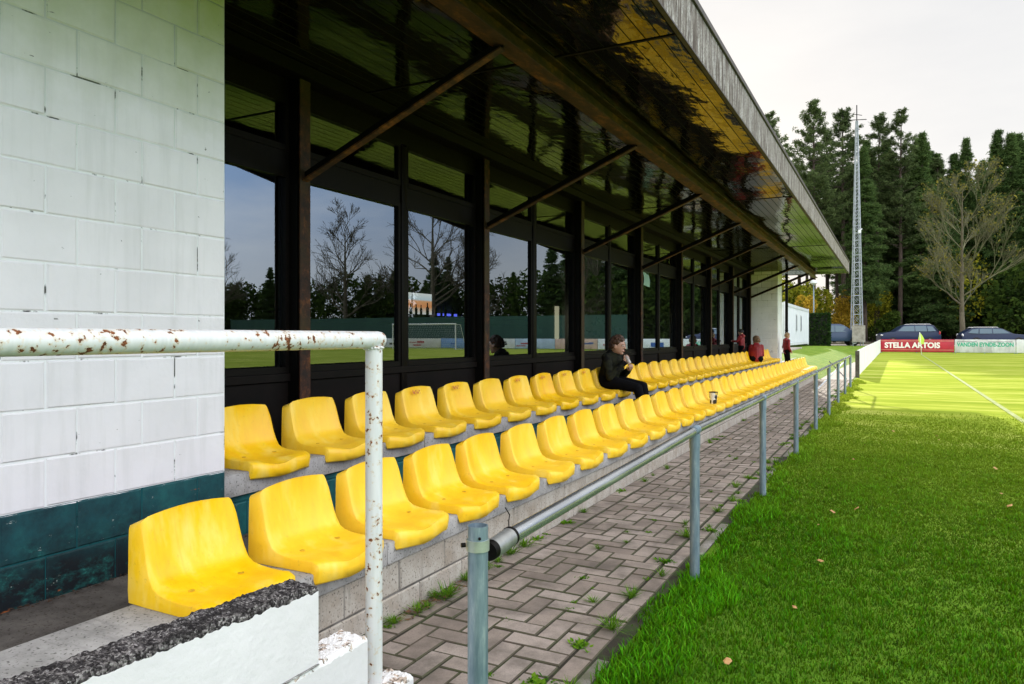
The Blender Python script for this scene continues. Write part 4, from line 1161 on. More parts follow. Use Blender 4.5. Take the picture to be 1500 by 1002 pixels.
def leaf_cloud(name, blobs, n, size, mat, seed, parent=None, flat=False):
    rnd = np.random.default_rng(seed); V = []; Fc = []
    tot = sum(b[3]*b[4]*b[5] for b in blobs); mb = MB()
    vs = []; fs = []
    for (cx, cy, cz, rx, ry, rz) in blobs:
        k_ = int(n*rx*ry*rz/tot)
        dirs = rnd.normal(size=(k_, 3)); dirs /= np.linalg.norm(dirs, axis=1)[:, None]
        rad = rnd.uniform(.35, 1, k_)**.45
        p = dirs*rad[:, None]*np.array([rx, ry, rz]) + np.array([cx, cy, cz])
        a = rnd.normal(size=(k_, 3)); a /= np.linalg.norm(a, axis=1)[:, None]
        b = rnd.normal(size=(k_, 3)); b /= np.linalg.norm(b, axis=1)[:, None]
        s = size*rnd.uniform(.6, 1.3, (k_, 1))
        q = np.stack([p - a*s, p + b*s*.6, p + a*s, p - b*s*.6], 1)
        n0 = len(vs); vs += q.reshape(-1, 3).tolist()
        fs += [(n0+4*i, n0+4*i+1, n0+4*i+2, n0+4*i+3) for i in range(k_)]
    mb.add(vs, fs); return mb.mesh(name, mat)

hd = empty('hedge', (-6.1, 61.2, -.80), 0, 'tall clipped dark green hedge between the container and the car', 'hedge')
rnd = np.random.default_rng(9); n_ = 9000; mb = MB(); vs = []; fs = []
ext = np.array([3.6, 1.1, 2.5])
P = rnd.uniform(-1, 1, (n_, 3)); ax = rnd.integers(0, 3, n_); sg = np.sign(rnd.uniform(-1, 1, n_))
P[np.arange(n_), ax] = sg*rnd.uniform(.93, 1.02, n_)
P = P*ext/2*np.array([1,1,1]) + np.array([0,0,ext[2]/2])
for p in P:
    a = rnd.normal(size=3)*.05; b = rnd.normal(size=3)*.04; n0 = len(vs); vs += [tuple(p-a), tuple(p+b), tuple(p+a), tuple(p-b)]; fs.append((n0,n0+1,n0+2,n0+3))
mb.add(vs, fs); mb.build('foliage', m('hedge'), hd)
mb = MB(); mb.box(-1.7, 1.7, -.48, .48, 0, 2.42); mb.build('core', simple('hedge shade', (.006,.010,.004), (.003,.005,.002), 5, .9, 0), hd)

lp = empty('street_lamp', (-6.05, 68, -.8), 0, 'slim street lamp with a white mushroom head in front of yellow trees', 'street lamp')
mb = MB(); mb.tube([(0,0,0),(0,0,5.2)], [.07,.045], 10); mb.build('pole', m('galvd'), lp, True)
mb = MB(); mb.tube([(0,0,5.2),(0,0,5.35),(0,0,5.55),(0,0,5.62)], [.10,.30,.26,.05], 16); mb.build('lamp_head', m('whitep'), lp, True, 50)

ms = empty('lattice_mast', (-2.62, 66.2, -1.05), .3, 'tall thin galvanised lattice floodlight mast with an antenna on top', 'mast')
Hm = 18.6; wb = .39; wt = .06
def mw(z): return wb + (wt-wb)*(z/Hm)
gm = simple('light galvanised lattice', (.46,.50,.54), (.30,.33,.37), 3, .5, 0, metal=.3)
for sx in (-1, 1):
    for sy in (-1, 1):
        mb = MB(); mb.beam((sx*wb, sy*wb, 0), (sx*wt, sy*wt, Hm), .058, .058); mb.build('leg', gm, ms)
mb = MB(); z = 1.15
while z < Hm-.6:
    h_ = max(.6, mw(z)*2.3); z2 = min(z+h_, Hm-.1); a, b_ = mw(z), mw(z2)
    for (p, q) in (((-1,-1),(1,-1)), ((1,-1),(1,1)), ((1,1),(-1,1)), ((-1,1),(-1,-1))):
        mb.beam((p[0]*a,p[1]*a,z),(q[0]*a,q[1]*a,z), .03, .03)
        mb.beam((p[0]*a,p[1]*a,z),(q[0]*b_,q[1]*b_,z2), .013, .013); mb.beam((q[0]*a,q[1]*a,z),(p[0]*b_,p[1]*b_,z2), .013, .013)
    z = z2
mb.build('lattice', gm, ms)
mb = MB(); mb.box(-.50, .50, -.56, -.50, .55, 1.9, 0, .01); mb.build('meter_box', simple('stained grey box', (.34,.32,.28), (.20,.18,.15), 3, .7, .2), ms)
mb = MB(); mb.tube([(0,0,Hm-.5),(0,0,Hm+1.3)], .04, 6); mb.beam((-.75,0,Hm+.1),(.75,0,Hm+.1), .05, .05); mb.beam((-.35,0,Hm+.6),(.4,0,Hm+.45), .04, .04); mb.build('antenna', m('black'), ms)
mb = MB(); mb.box(.02,.22,-.42,-.25, 9.4, 9.65); mb.tube([(.15,-.34,9.6),(.30,-.36,9.75)], .05, 8); mb.build('floodlight', m('whitep'), ms)

# ------------------------------------------------------------------ cars
def car(name, loc, rz, prof, belt, L, W, paint, glassy, label, wins, wheels, lights, H_):
    e = empty(name, loc, rz, label, 'car')
    def yw(z): return W/2 - max(0, z-belt)*.34 - max(0, .45-z)*.12
    bm = bmesh.new()
    A = [bm.verts.new((x, -yw(z), z)) for x, z in prof]; B = [bm.verts.new((x, yw(z), z)) for x, z in prof]
    bm.faces.new(A); bm.faces.new(B[::-1]); n_ = len(prof)
    for i in range(n_): bm.faces.new((A[i], B[i], B[(i+1) % n_], A[(i+1) % n_])[::-1])
    bmesh.ops.recalc_face_normals(bm, faces=bm.faces)
    bmesh.ops.bevel(bm, geom=[ed for ed in bm.edges if len(ed.link_faces) == 2 and ed.calc_face_angle(0) > .12], offset=.05, segments=3, affect='EDGES', profile=.5, clamp_overlap=True)
    mb = MB(); mb.frombm(bm); bm.free(); mb.build('body', paint, e, True, 35)
    for wn_ in wins:
        for s_ in (-1, 1):
            mb = MB(); vs = [(x, s_*(yw(z)+.004), z) for x, z in wn_]; mb.add(vs, [tuple(range(len(vs))) if s_ < 0 else tuple(range(len(vs)))[::-1]]); mb.build('side_window', glassy, e)
    for wx in wheels:
        for s_ in (-1, 1):
            w_ = MB(); w_.tube([(wx, s_*(W/2-.20), .34), (wx, s_*(W/2+.005), .34)], .34, 24); wo_ = w_.build('wheel', m('tyre'), e, True, 40)
            r_ = MB(); r_.tube([(wx, s_*(W/2), .34), (wx, s_*(W/2+.012), .34)], .21, 16); r_.build('rim', m('galv'), wo_, True, 40)
    for (x, z, dx, dz, mt, nm_) in lights:
        for s_ in (-1, 1):
            mb = MB(); mb.ell((x, s_*(W/2-.14), z), (dx, .16, dz)); mb.build(nm_, mt, e, True)
    return e
MAT['tyre'] = simple('tyre rubber', (.02,.02,.02), None, 9, .85, .2)
k = N('car window glass'); MAT['carglass'] = k.done(k.bsdf((.05,.10,.14), .1, 0, None, .5))
def carpaint(nm_, c):
    k = N(nm_); return k.done(k.bsdf(c, .35, 0, None, .25, Coat_Weight=.08, Coat_Roughness=.1))
navy = carpaint('navy car paint', (.008,.018,.055)); blue = carpaint('blue grey car paint', (.035,.06,.115))
lampw = simple('headlamp', (.85,.85,.85), (.7,.7,.7), 5, .1, 0); lampr = simple('tail lamp', (.45,.02,.015), None, 5, .2, 0)
chrome = simple('chrome trim', (.8,.8,.8), (.7,.7,.7), 5, .15, 0, metal=1)
def rot_to(x, y): return 0
suv = [(-2.25,.35),(-2.32,.62),(-2.25,.95),(-1.95,1.06),(-1.25,1.14),(-.62,1.62),(-.35,1.72),(1.35,1.74),(1.75,1.68),(2.10,1.15),(2.22,1.0),(2.27,.55),(2.2,.35)]
mb_w = [[(-1.02,1.20),(-.55,1.60),(.25,1.64),(.25,1.17)], [(.31,1.17),(.31,1.64),(1.15,1.64),(1.2,1.17)], [(1.26,1.17),(1.22,1.62),(1.62,1.58),(1.86,1.2)]]
car('parked_car', (1.15, 70.5, -.80), R(14), suv, 1.1, 4.6, 1.85, navy, m('carglass'), 'dark navy SUV parked behind the red advertising board', mb_w, (-1.4, 1.4), [(-2.22,.86,.12,.09,lampw,'headlight'), (2.14,1.02,.10,.18,lampr,'tail_light')], 1.74)
wag = [(2.35,.30),(2.42,.55),(2.30,.78),(1.95,.88),(1.15,.96),(.45,1.36),(.1,1.44),(-1.2,1.45),(-1.75,1.36),(-2.30,1.0),(-2.42,.9),(-2.42,.45),(-2.35,.30)]
ww = [[(.92,1.0),(.42,1.32),(-.25,1.37),(-.25,.98)], [(-.31,.98),(-.31,1.37),(-1.15,1.37),(-1.2,.98)], [(-1.26,.98),(-1.22,1.36),(-1.68,1.3),(-1.98,1.02)]]
car('parked_car', (7.15, 70.0, -.80), R(9), wag, .93, 4.8, 1.82, navy, m('carglass'), 'dark estate car with silver roof rail parked behind the green lettered board', ww, (1.5, -1.4), [(2.26,.68,.14,.08,lampw,'headlight'), (-2.34,.85,.09,.14,lampw,'tail_light')], 1.45)
van = [(2.05,.35),(2.12,.7),(2.0,.95),(1.35,1.12),(.55,1.68),(.25,1.78),(-1.9,1.80),(-2.15,1.6),(-2.2,.45),(-2.15,.35)]
vw = [[(1.15,1.15),(.52,1.62),(-.15,1.66),(-.15,1.12)], [(-.22,1.12),(-.22,1.66),(-1.1,1.66),(-1.1,1.12)]]
car('parked_car', (-4.3, 66.6, -.80), R(17), van, 1.1, 4.3, 1.8, blue, m('carglass'), 'blue grey van parked between the hedge and the lattice mast', vw, (1.3, -1.3), [(2.02,.82,.10,.10,lampw,'headlight'), (-2.16,.95,.06,.2,lampr,'tail_light')], 1.8)

for o_ in [c for c in COL.objects if c.name.startswith('parked_car')]:
    if 'estate' in o_.get('label', '') or 'SUV' in o_.get('label', ''):
        zz, x0_, x1_ = (1.47, -1.7, .2) if 'estate' in o_['label'] else (1.76, -.2, 1.6)
        for s_ in (-1, 1):
            q = MB(); q.tube([(x0_, s_*.66, zz-.05), (x0_+.15, s_*.66, zz+.02), (x1_-.15, s_*.66, zz+.02), (x1_, s_*.66, zz-.05)], .018, 8); q.build('roof_rail', chrome, o_, True)

# ------------------------------------------------------------------ trees
def conifer_meshes(seed, h, start, rad, style):
    rnd = random.Random(seed); tr = MB()
    lean = (rnd.uniform(-.012, .012), rnd.uniform(-.012, .012))
    pts = []; rads = []
    for i in range(9):
        t = i/8; pts.append((lean[0]*h*t + .05*math.sin(t*7+seed), lean[1]*h*t + .05*math.cos(t*5+seed), h*t)); rads.append(.26*(h/24)*(1-t)**.8 + .02)
    tr.tube(pts, rads, 9)
    def axis(z):
        t = z/h; return Vector((lean[0]*z + .05*math.sin(t*7+seed), lean[1]*z + .05*math.cos(t*5+seed), z))
    vs = []; fs = []
    z = start*h; 
    # a few dead snags on the bare trunk
    for i in range(10):
        zz = rnd.uniform(.25, 1)*start*h; a = rnd.uniform(0, 6.3); L = rnd.uniform(.4, 1.4); b = axis(zz)
        tr.tube([b, b+Vector((math.cos(a)*L, math.sin(a)*L, -.1*L))], [.02,.006], 4)
    while z < h-.1:
        t = (z - start*h)/(h*(1-start))
        if style == 'pine': prof = (.55+.6*math.sin(min(1, t*1.25)*math.pi*.62+.35))*(1-t)**.55
        else: prof = (1-t)**.85*(.65+.35*min(1, t*6)) + .04
        nb = rnd.randint(3, 5) if style == 'pine' else rnd.randint(5, 7)
        for b_ in range(nb):
            if style == 'pine' and rnd.random() < .12: continue
            a = rnd.uniform(0, 6.283); L = rad*prof*rnd.uniform(.55, 1.2)
            if L < .12: L = .12
            up = rnd.uniform(.05, .5) if style == 'pine' else rnd.uniform(-.35, -.02)
            if t > .8: up = rnd.uniform(.3, 1.0)
            base = axis(z); d = Vector((math.cos(a), math.sin(a), up)).normalized()
            side = Vector((-math.sin(a), math.cos(a), 0))
            mid = base + d*L*.55; tip = base + d*L + Vector((0, 0, (.16 if style == 'pine' else -.05)*L))
            tr.tube([base, mid, tip], [.03*(h/24)+.012*L/3, .02, .005], 3, caps=False)
            nc = int((10 if style == 'pine' else 13)*L) + 6
            for c_ in range(nc):
                u = rnd.uniform(.25 if style == 'pine' else .08, 1.04)**.75
                q = base + d*L*u + Vector((0,0,(.16 if style == 'pine' else -.05)*L*u*u))
                sw = (.20+.22*L*(1-u)+.05*L)
                if style == 'pine':
                    q += side*rnd.gauss(0, sw*.55) + Vector((0,0,abs(rnd.gauss(0, .13))))
                    ns, s1 = 5, rnd.uniform(.14, .30)
                else:
                    q += side*rnd.gauss(0, sw*.75) + Vector((0,0,-abs(rnd.gauss(0, .18))))
                    ns, s1 = 4, rnd.uniform(.15, .30)
                for s_ in range(ns):
                    o_ = Vector((rnd.gauss(0,.10), rnd.gauss(0,.10), rnd.gauss(0,.07)))
                    v1 = Vector((rnd.gauss(0,1), rnd.gauss(0,1), rnd.gauss(.25,.7))).normalized()*s1
                    v2 = v1.cross(Vector((rnd.gauss(0,1), rnd.gauss(0,1), rnd.gauss(0,1)))).normalized()*s1*.35
                    n0 = len(vs); p = q+o_
                    vs += [p-v1, p+v2, p+v1]; fs.append((n0, n0+1, n0+2))
        z += rnd.uniform(.28, .55) if style == 'pine' else rnd.uniform(.22, .42)
    cr_ = MB(); cr_.add(vs, fs)
    return tr.mesh('trunk', m('bark'), True), cr_.mesh('crown', m('needle') if style == 'pine' else m('needle2'))
PINE = [conifer_meshes(1, 25, .42, 3.9, 'pine'), conifer_meshes(2, 24, .50, 3.0, 'pine'), conifer_meshes(3, 26, .40, 3.3, 'pine')]
FIR = [conifer_meshes(5, 23, .16, 3.9, 'fir'), conifer_meshes(6, 25, .22, 3.5, 'fir'), conifer_meshes(7, 21, .10, 3.8, 'fir')]
def tree(proto, x, y, z, s, rz, label, group=None, name='pine_tree', cat='tree'):
    e = empty(name, (x, y, z), rz, label, cat, group); e.scale = (s[0], s[0], s[1])
    link('trunk', proto[0], e); link('crown', proto[1], e); return e
rnd = random.Random(44)
def at(px, dep):      # ground position of a picture column at a given depth along the view axis
    r_ = (px-750)/F_*dep; return (C_*r_ - S_*dep, S_*r_ + C_*dep)
def hgt(py, dep, base=-.6): return (492-py)/F_*dep - base
# individually seen skyline pines (px, py of the top, depth)
for (px, py, dep, pr, lab) in [
    (1189,150,78,PINE[0],'broad open pine, first tall tree right of the roof edge'),
    (1236,156,84,PINE[1],'slender pine rising just left of the lattice mast'),
    (1213,190,92,PINE[2],'thin pine behind the two tall trees right of the roof'),
    (1284,166,82,PINE[1],'tall narrow pine just right of the lattice mast'),
    (1318,162,80,PINE[2],'pointed tall pine, second to the right of the mast'),
    (1340,205,86,PINE[0],'lower round topped pine right of the pointed pine'),
    (1128,168,135,PINE[0],'pine whose crown peeks over the roof edge'),
    (1268,215,76,FIR[1],'dense dark fir directly behind the mast'),
    (1412,203,84,FIR[1],'small pointed fir showing behind the bare tree'),
    (1463,190,80,FIR[0],'tall dark fir near the right edge of the forest'),
    (1498,228,78,FIR[2],'dark fir at the far right of the picture'),
    (1375,232,82,PINE[2],'dark pine left of the small pointed fir'),
    (1440,235,88,FIR[2],'fir standing between the two pointed firs')]:
    x, y = at(px, dep); hh = hgt(py, dep); bh = {0:25,1:24,2:26}[PINE.index(pr)] if pr in PINE else {0:23,1:25,2:21}[FIR.index(pr)]
    tree(pr, x, y, -.6, (hh/bh*rnd.uniform(.9,1.05), hh/bh), rnd.uniform(0, 6.3), lab, name='pine_tree' if pr in PINE else 'fir_tree')
# forest mass: right part dense, left part sparse
for i in range(83):
    px = rnd.uniform(1262, 1760) if i < 74 else rnd.uniform(1168, 1262); dep = rnd.uniform(79, 112)
    x, y = at(px, dep)
    top = (222 + 12*math.sin(px*.05)) if px > 1350 else 205 if px > 1262 else 235
    hh = hgt(top + rnd.uniform(0, 60), dep)
    pr = rnd.choice(FIR if px > 1262 else PINE); bh = 23 if pr in FIR else 25
    tree(pr, x, y, -.6, (hh/bh*rnd.uniform(.95, 1.35), hh/bh), rnd.uniform(0, 6.3), 'dark conifer standing deep in the forest beyond the car park' if px > 1262 else 'slim pine of the thin wood behind the lattice mast', 'conifers of the forest' if px > 1262 else 'pines of the thin wood', name='fir_tree' if pr in FIR else 'pine_tree')

# undergrowth and autumn shrubs
def bush(px, py_top, dep, wpx, mat, label, seed, name='autumn_shrub', base=-.7, n=2600, size=.15, group=None):
    x, y = at(px, dep); H2 = hgt(py_top, dep, base); W2 = wpx/F_*dep/2
    rr = random.Random(seed); blobs = []
    for i in range(9):
        blobs.append((rr.uniform(-.6,.6)*W2, rr.uniform(-.5,.5)*W2, H2*rr.uniform(.22,.78), W2*rr.uniform(.3,.55), W2*rr.uniform(.3,.5), H2*rr.uniform(.14,.26)))
    e = empty(name, (x, y, base), 0, label, 'shrub', group)
    link('foliage', leaf_cloud('foliage', blobs, n, size, mat, seed), e)
    mb = MB()
    for i in range(6):
        b_ = blobs[i]; mb.tube([(rr.uniform(-.15,.15), rr.uniform(-.15,.15), 0), (b_[0]*.5, b_[1]*.5, b_[2]*.5), (b_[0], b_[1], b_[2])], [.06,.04,.015], 5)
    mb.build('stem', m('bark'), e)
bush(1222,408,79,70,m('leafy'),'bright golden yellow autumn shrub beside the street lamp',1,n=3000)
bush(1188,405,76,60,m('leafg'),'yellow green tree behind the white container',2,'leafy_tree',n=3600,size=.18)
bush(1158,398,72,62,m('leafg'),'green leafy tree just under the far roof corner',3,'leafy_tree',n=3600,size=.18)
bush(1127,392,66,50,m('leafg'),'green yellow leafy tree partly hidden by the stand end wall',33,'leafy_tree',n=2600,size=.18)
bush(1176,425,70,40,m('leafy'),'small orange yellow shrub above the container roof',4,n=1500)
bush(1246,438,80,58,m('leafg'),'yellow green undergrowth shrub behind the lattice mast',5)
bush(1278,410,82,66,m('leafg'),'tall yellow green shrub behind the nose of the SUV',6,n=3000)
bush(1300,455,78,60,m('leafd'),'dark green low shrub behind the SUV bonnet',7)
bush(1330,425,84,70,m('leafg'),'sparse yellow shrub in the shade behind the SUV',8,n=1300)
bush(1372,450,84,70,m('leafd'),'dark shrub left of the bare tree trunk',9,n=1500)
bush(1445,440,84,80,m('leafd'),'dark shrub right of the bare tree trunk',10,n=1500)
bush(1395,300,80,110,m('leafg'),'yellowing broadleaf crown half hidden behind the bare tree',12,'leafy_tree',n=2600,size=.2)
bush(1495,452,80,60,m('leafd'),'dark low shrub at the right edge behind the estate car',11)
mb = MB(); blobs = [(at(px, 90)[0], at(px, 90)[1], 1.5+1.2*math.sin(px), 4, 3, 3.5) for px in range(1262, 1780, 26)]
me = leaf_cloud('undergrowth', blobs, 26000, .2, m('leafd'), 50); o = link('undergrowth', me); tag(o, 'dark tangled undergrowth between the forest trunks', 'undergrowth', kind='stuff')
blobs = [(at(px, 118)[0], at(px, 118)[1], 9+2*math.sin(px*.3), 5, 3, 10) for px in range(1290, 1800, 30)]
me = leaf_cloud('forest_backdrop', blobs, 42000, .42, m('needle2'), 51); o = link('forest_depth', me); tag(o, 'deep shaded mass of conifers closing the forest behind', 'forest', kind='stuff')
blobs = [(at(px, 100)[0], at(px, 100)[1], .9+.5*math.sin(px), 3, 2, 2.2) for px in range(1130, 1262, 22)]
me = leaf_cloud('undergrowth', blobs, 9000, .16, m('leafg'), 52); o = link('undergrowth', me); tag(o, 'yellow green undergrowth of the thin wood behind the mast', 'undergrowth', kind='stuff')

def bare_tree(seed, h, spread, trunk_r, bole=.28, depth=6, tw=.010):
    rnd = random.Random(seed); tr = MB(); cr_ = MB(); tips = []
    def grow(p, d, L, r, lev):
        d = d.normalized(); bend = Vector((rnd.gauss(0,.12), rnd.gauss(0,.12), rnd.uniform(0,.12)))
        q = p + (d+bend*.5).normalized()*L*.5; e = q + (d+bend).normalized()*L*.5
        (tr if lev < 2 else cr_).tube([p, q, e], [r, r*.85, r*.7], 8 if lev < 2 else 3, caps=False)
        if lev >= depth: tips.append(e); return
        n_ = 2 if lev < 1 else rnd.choice((2,3,3)) if lev < 4 else rnd.choice((3,3,4))
        for i in range(n_):
            dd = (d+bend).normalized(); s_ = Vector((rnd.gauss(0,1), rnd.gauss(0,1), rnd.gauss(0,.5)))
            s_ = (s_ - dd*s_.dot(dd)).normalized()
            sp_ = rnd.uniform(.28, .8)*spread
            grow(e if i < 2 else q, dd + s_*sp_ + Vector((0,0,.12)), L*rnd.uniform(.62,.86), max(tw, r*.62), lev+1)
    # leader
    pts = [(0,0,0), (.03*h/10,0,bole*h*.5), (0,.03*h/10,bole*h)]; tr.tube(pts, [trunk_r, trunk_r*.8, trunk_r*.7], 10)
    zz = bole*h
    while zz < h*.93:
        t = (zz-bole*h)/(h*(1-bole)); a = rnd.uniform(0, 6.283)
        L = h*.15*(1-t*.6)*rnd.uniform(.8, 1.2)
        up = .55 + t*.9
        grow(Vector((0,0,zz)), Vector((math.cos(a), math.sin(a), up)), L, trunk_r*.33*(1-t*.75), 2 if t > .1 else 1)
        zz += h*rnd.uniform(.028, .055)
    tr.tube([(0,.03*h/10,bole*h), (0,0,h*.6), (.02*h/10,0,h*.9)], [trunk_r*.7, trunk_r*.35, .03], 8, caps=False)
    return tr, cr_, tips
tr, cr_, tips = bare_tree(4, 14.8, .60, .26, .20, 7, .008)
x, y = at(1409, 63); e = empty('bare_tree', (x, y, -.95), 0, 'large almost leafless tree with pale twiggy crown in front of the forest', 'tree')
tr.build('trunk', m('barkpale'), e, True); cr_.build('crown', m('twig'), e)
rr = random.Random(3); mb = MB()
for p in tips:
    if rr.random() < .22:
        for q_ in range(2):
            a = Vector((rr.gauss(0,.055), rr.gauss(0,.055), rr.gauss(0,.055))); b = Vector((rr.gauss(0,.04), rr.gauss(0,.04), rr.gauss(0,.04))); o_ = p + Vector((rr.gauss(0,.2), rr.gauss(0,.2), rr.gauss(0,.2)))
            mb.add([o_-a, o_+b, o_+a, o_-b], [(0,1,2,3)])
mb.build('last_leaves', mat_leaf('sparse ochre leaves', (.10,.11,.03), (.28,.25,.05), .5), e)

# trees on the other side, seen mirrored in the glass
BT = []
for sd_ in (11, 12):
    tr, cr_, tips = bare_tree(sd_, 16, 1.0, .4, .2, 6, .020)
    BT.append((tr.mesh('trunk', m('barkpale'), True), cr_.mesh('crown', m('barkpale'))))
for i, (x, y, s_) in enumerate(((59,79,1.12),(24,84,.8),(44,78,1.25),(78,62,1.0),(82,50,1.1),(40,82,.9),(75,70,.95))):
    tree(BT[i % 2], x, y, -1.1, (s_, s_), i*1.3, ['tall leafless tree mirrored in the second window pane', 'leafless tree behind the goal line screen', 'widest leafless tree mirrored in the third window', 'leafless tree beyond the far corner of the pitch', 'leafless tree beyond the far touchline', 'smaller leafless tree right behind the goal', 'leafless tree at the far corner behind the windbreak'][i], name='bare_tree')
rnd = random.Random(99)
for i in range(46):
    if i < 26: x, y = rnd.uniform(14, 100), rnd.uniform(80, 96)
    else: x, y = rnd.uniform(74, 92), rnd.uniform(-30, 80)
    s_ = rnd.uniform(.34, .5) if x > 36 else rnd.uniform(.5, .85)
    tree(rnd.choice(FIR), x, y, -.9, (s_*1.5, s_), rnd.uniform(0, 6.3), 'conifer in the tree belt beyond the screens, seen only as a reflection', 'trees of the belt beyond the screens', name='fir_tree')
blobs = [(x, 84+rnd.uniform(-2,2), 3.0+rnd.uniform(-.8,1.2), 4.6, 3, 5.2) for x in range(12, 110, 5)] + [(82, y, 2.8+rnd.uniform(-.8,1), 3, 5, 5) for y in range(-50, 86, 6)]
me = leaf_cloud('tree_belt', blobs, 70000, .34, m('leafd'), 61); o = link('tree_belt', me); tag(o, 'dense dark tree belt beyond the far sides of the pitch', 'tree belt', kind='stuff')

blobs = [(x, -62+rnd.uniform(-3,3), 5+rnd.uniform(-2,3), 6, 4, 7.5) for x in range(-50, 90, 7)]
me = leaf_cloud('tree_belt', blobs, 26000, .6, m('leafd'), 62); o = link('tree_belt', me); tag(o, 'dark tree belt behind the near goal line, outside the view', 'tree belt', kind='stuff')

# ------------------------------------------------------------------ people
def skinmat(c): return simple('skin', c, tuple(v*.8 for v in c), 6, .5, .05)
SK = simple('fair skin', (.52,.30,.22), (.44,.24,.17), 9, .5, .05, coord='obj')
def person(loc, rz, label, J, colors, s=1.0, hairc=(.06,.035,.02), head_turn=0, hair_len=1.0, fingers=True, vox=.0085, hold=None):
    """J: joints in metres, facing +x"""
    e = empty('person', loc, rz, label, 'person'); e.scale = (s, s, s)
    V_ = {k_: Vector(v_) for k_, v_ in J.items()}
    hd_ = V_['head']; nk = V_['neck']; rot = Matrix.Rotation(head_turn, 3, 'Z') @ Matrix.Rotation(J.get('tilt', (0,0,0))[0], 3, 'Y')
    b = MB()
    b.ell(hd_, (.093,.074,.112), rot=rot); b.ell(hd_ + rot @ Vector((.028,0,-.050)), (.058,.050,.060), rot=rot)
    b.ell(hd_ + rot @ Vector((.096,0,-.018)), (.018,.013,.020), rot=rot); b.ell(hd_ + rot @ Vector((.088,0,-.062)), (.010,.022,.010), rot=rot)
    b.ell(hd_ + rot @ Vector((.062,0,-.092)), (.026,.024,.020), rot=rot)
    for s_ in (-1, 1):
        b.ell(hd_ + rot @ Vector((-.004, s_*.076, -.015)), (.020,.009,.028), rot=rot)
        b.ell(hd_ + rot @ Vector((.074, s_*.033, .018)), (.022,.020,.010), rot=rot)
    b.cap(nk, hd_ + Vector((-.01,0,-.06)), .050, .048)
    ch, pl = V_['chest'], V_['hip']
    b.cap(pl, ch, .105, .105); b.cap(ch, nk, .10, .05)
    for sd__, s_ in (('l', 1), ('r', -1)):
        sh, el, ha = V_['sh'+sd__], V_['el'+sd__], V_['ha'+sd__]
        b.cap(ch + (sh-ch)*.3, sh, .07, .052); b.cap(sh, el, .048, .038); b.cap(el, ha, .038, .026)
        # palm and five bent fingers
        fd = (ha-el).normalized(); curl = V_.get('curl'+sd__, Vector((0,0,-1))); pd = (curl - fd*curl.dot(fd)).normalized(); sdv = fd.cross(pd)
        pc = ha + fd*.045
        b.cap(ha + fd*.01 + sdv*.012, pc + sdv*.014, .020, .019); b.cap(ha + fd*.01 - sdv*.012, pc - sdv*.016, .020, .018)
        for q_, (o1, ln) in enumerate(((.027,.062),(.009,.070),(-.009,.066),(-.026,.052))):
            p0 = pc + sdv*o1; p1 = p0 + fd*ln*.45 + pd*.006; p2 = p1 + fd*ln*.15 + pd*ln*.38; p3 = p2 - fd*ln*.18 + pd*ln*.22
            b.cap(p0, p1, .0088, .008, n=8); b.cap(p1, p2, .008, .0075, n=8); b.cap(p2, p3, .0075, .0068, n=8)
        t0 = ha + fd*.018 + sdv*.026; t1 = t0 + fd*.022 + sdv*.018 + pd*.014; t2 = t1 + fd*.022 + pd*.016
        b.cap(t0, t1, .0105, .009, n=8); b.cap(t1, t2, .009, .0078, n=8)
        hp, kn, an, to = V_['hp'+sd__], V_['kn'+sd__], V_['an'+sd__], V_['to'+sd__]
        b.cap(hp, kn, .078, .052); b.cap(kn, an, .050, .034); b.cap(an, to, .034, .026)
    remesh('body', b, SK, e, .0065 if fingers else .009, 2)
    # clothes
    j_ = MB(); j_.cap(pl + Vector((0,0,-.02)), ch, .128, .128); j_.cap(ch, nk + Vector((0,0,-.035)), .110, .068); j_.cap(ch+Vector((0,-.05,.0)), pl+Vector((0,-.045,0)), .10, .11); j_.cap(ch+Vector((0,.05,.0)), pl+Vector((0,.045,0)), .10, .11)
    j_.cap(nk + Vector((-.035,-.03,-.01)), nk + Vector((-.035,.03,-.01)), .052, .052)      # collar / hood
    j_.cap(nk + Vector((-.075,-.05,-.05)), nk + Vector((-.075,.05,-.05)), .055, .055)
    for sd__, s_ in (('l', 1), ('r', -1)):
        sh, el, ha = V_['sh'+sd__], V_['el'+sd__], V_['ha'+sd__]
        j_.cap(ch + (sh-ch)*.3, sh, .085, .062); j_.cap(sh, el, .060, .048); j_.cap(el, el+(ha-el)*.93, .050, .038)
        for q_ in range(5):
            t = .15+.18*q_; j_.ell(sh.lerp(el, t) , (.062-.010*t,)*3); 
        for q_ in range(4):
            t = .1+.22*q_; pp = el.lerp(ha, t); j_.ell(pp+Vector((0,0,-.004*(q_ % 2))), (.050-.010*t,)*3)
    remesh('jacket', j_, colors[0], e, .010, 1)
    t_ = MB(); t_.cap(pl+Vector((0,-.05,-.01)), pl+Vector((0,.05,-.01)), .122, .122)
    for sd__ in 'lr':
        hp, kn, an, to = V_['hp'+sd__], V_['kn'+sd__], V_['an'+sd__], V_['to'+sd__]
        t_.cap(hp, kn, .086, .060); t_.cap(kn, kn+(an-kn)*.95, .060, .046)
    remesh('trousers', t_, colors[1], e, .010, 2)
    for sd__ in 'lr':
        an, to = V_['an'+sd__], V_['to'+sd__]; s2 = MB(); s2.cap(an+Vector((-.03,0,-.035)), to+Vector((.03,0,-.008)), .042, .034); s2.cap(an, an+Vector((0,0,-.02)), .045, .045)
        remesh('shoe', s2, colors[2], e, .009, 1)
    h_ = MB(); rr_ = random.Random(int(abs(loc[1])*10))
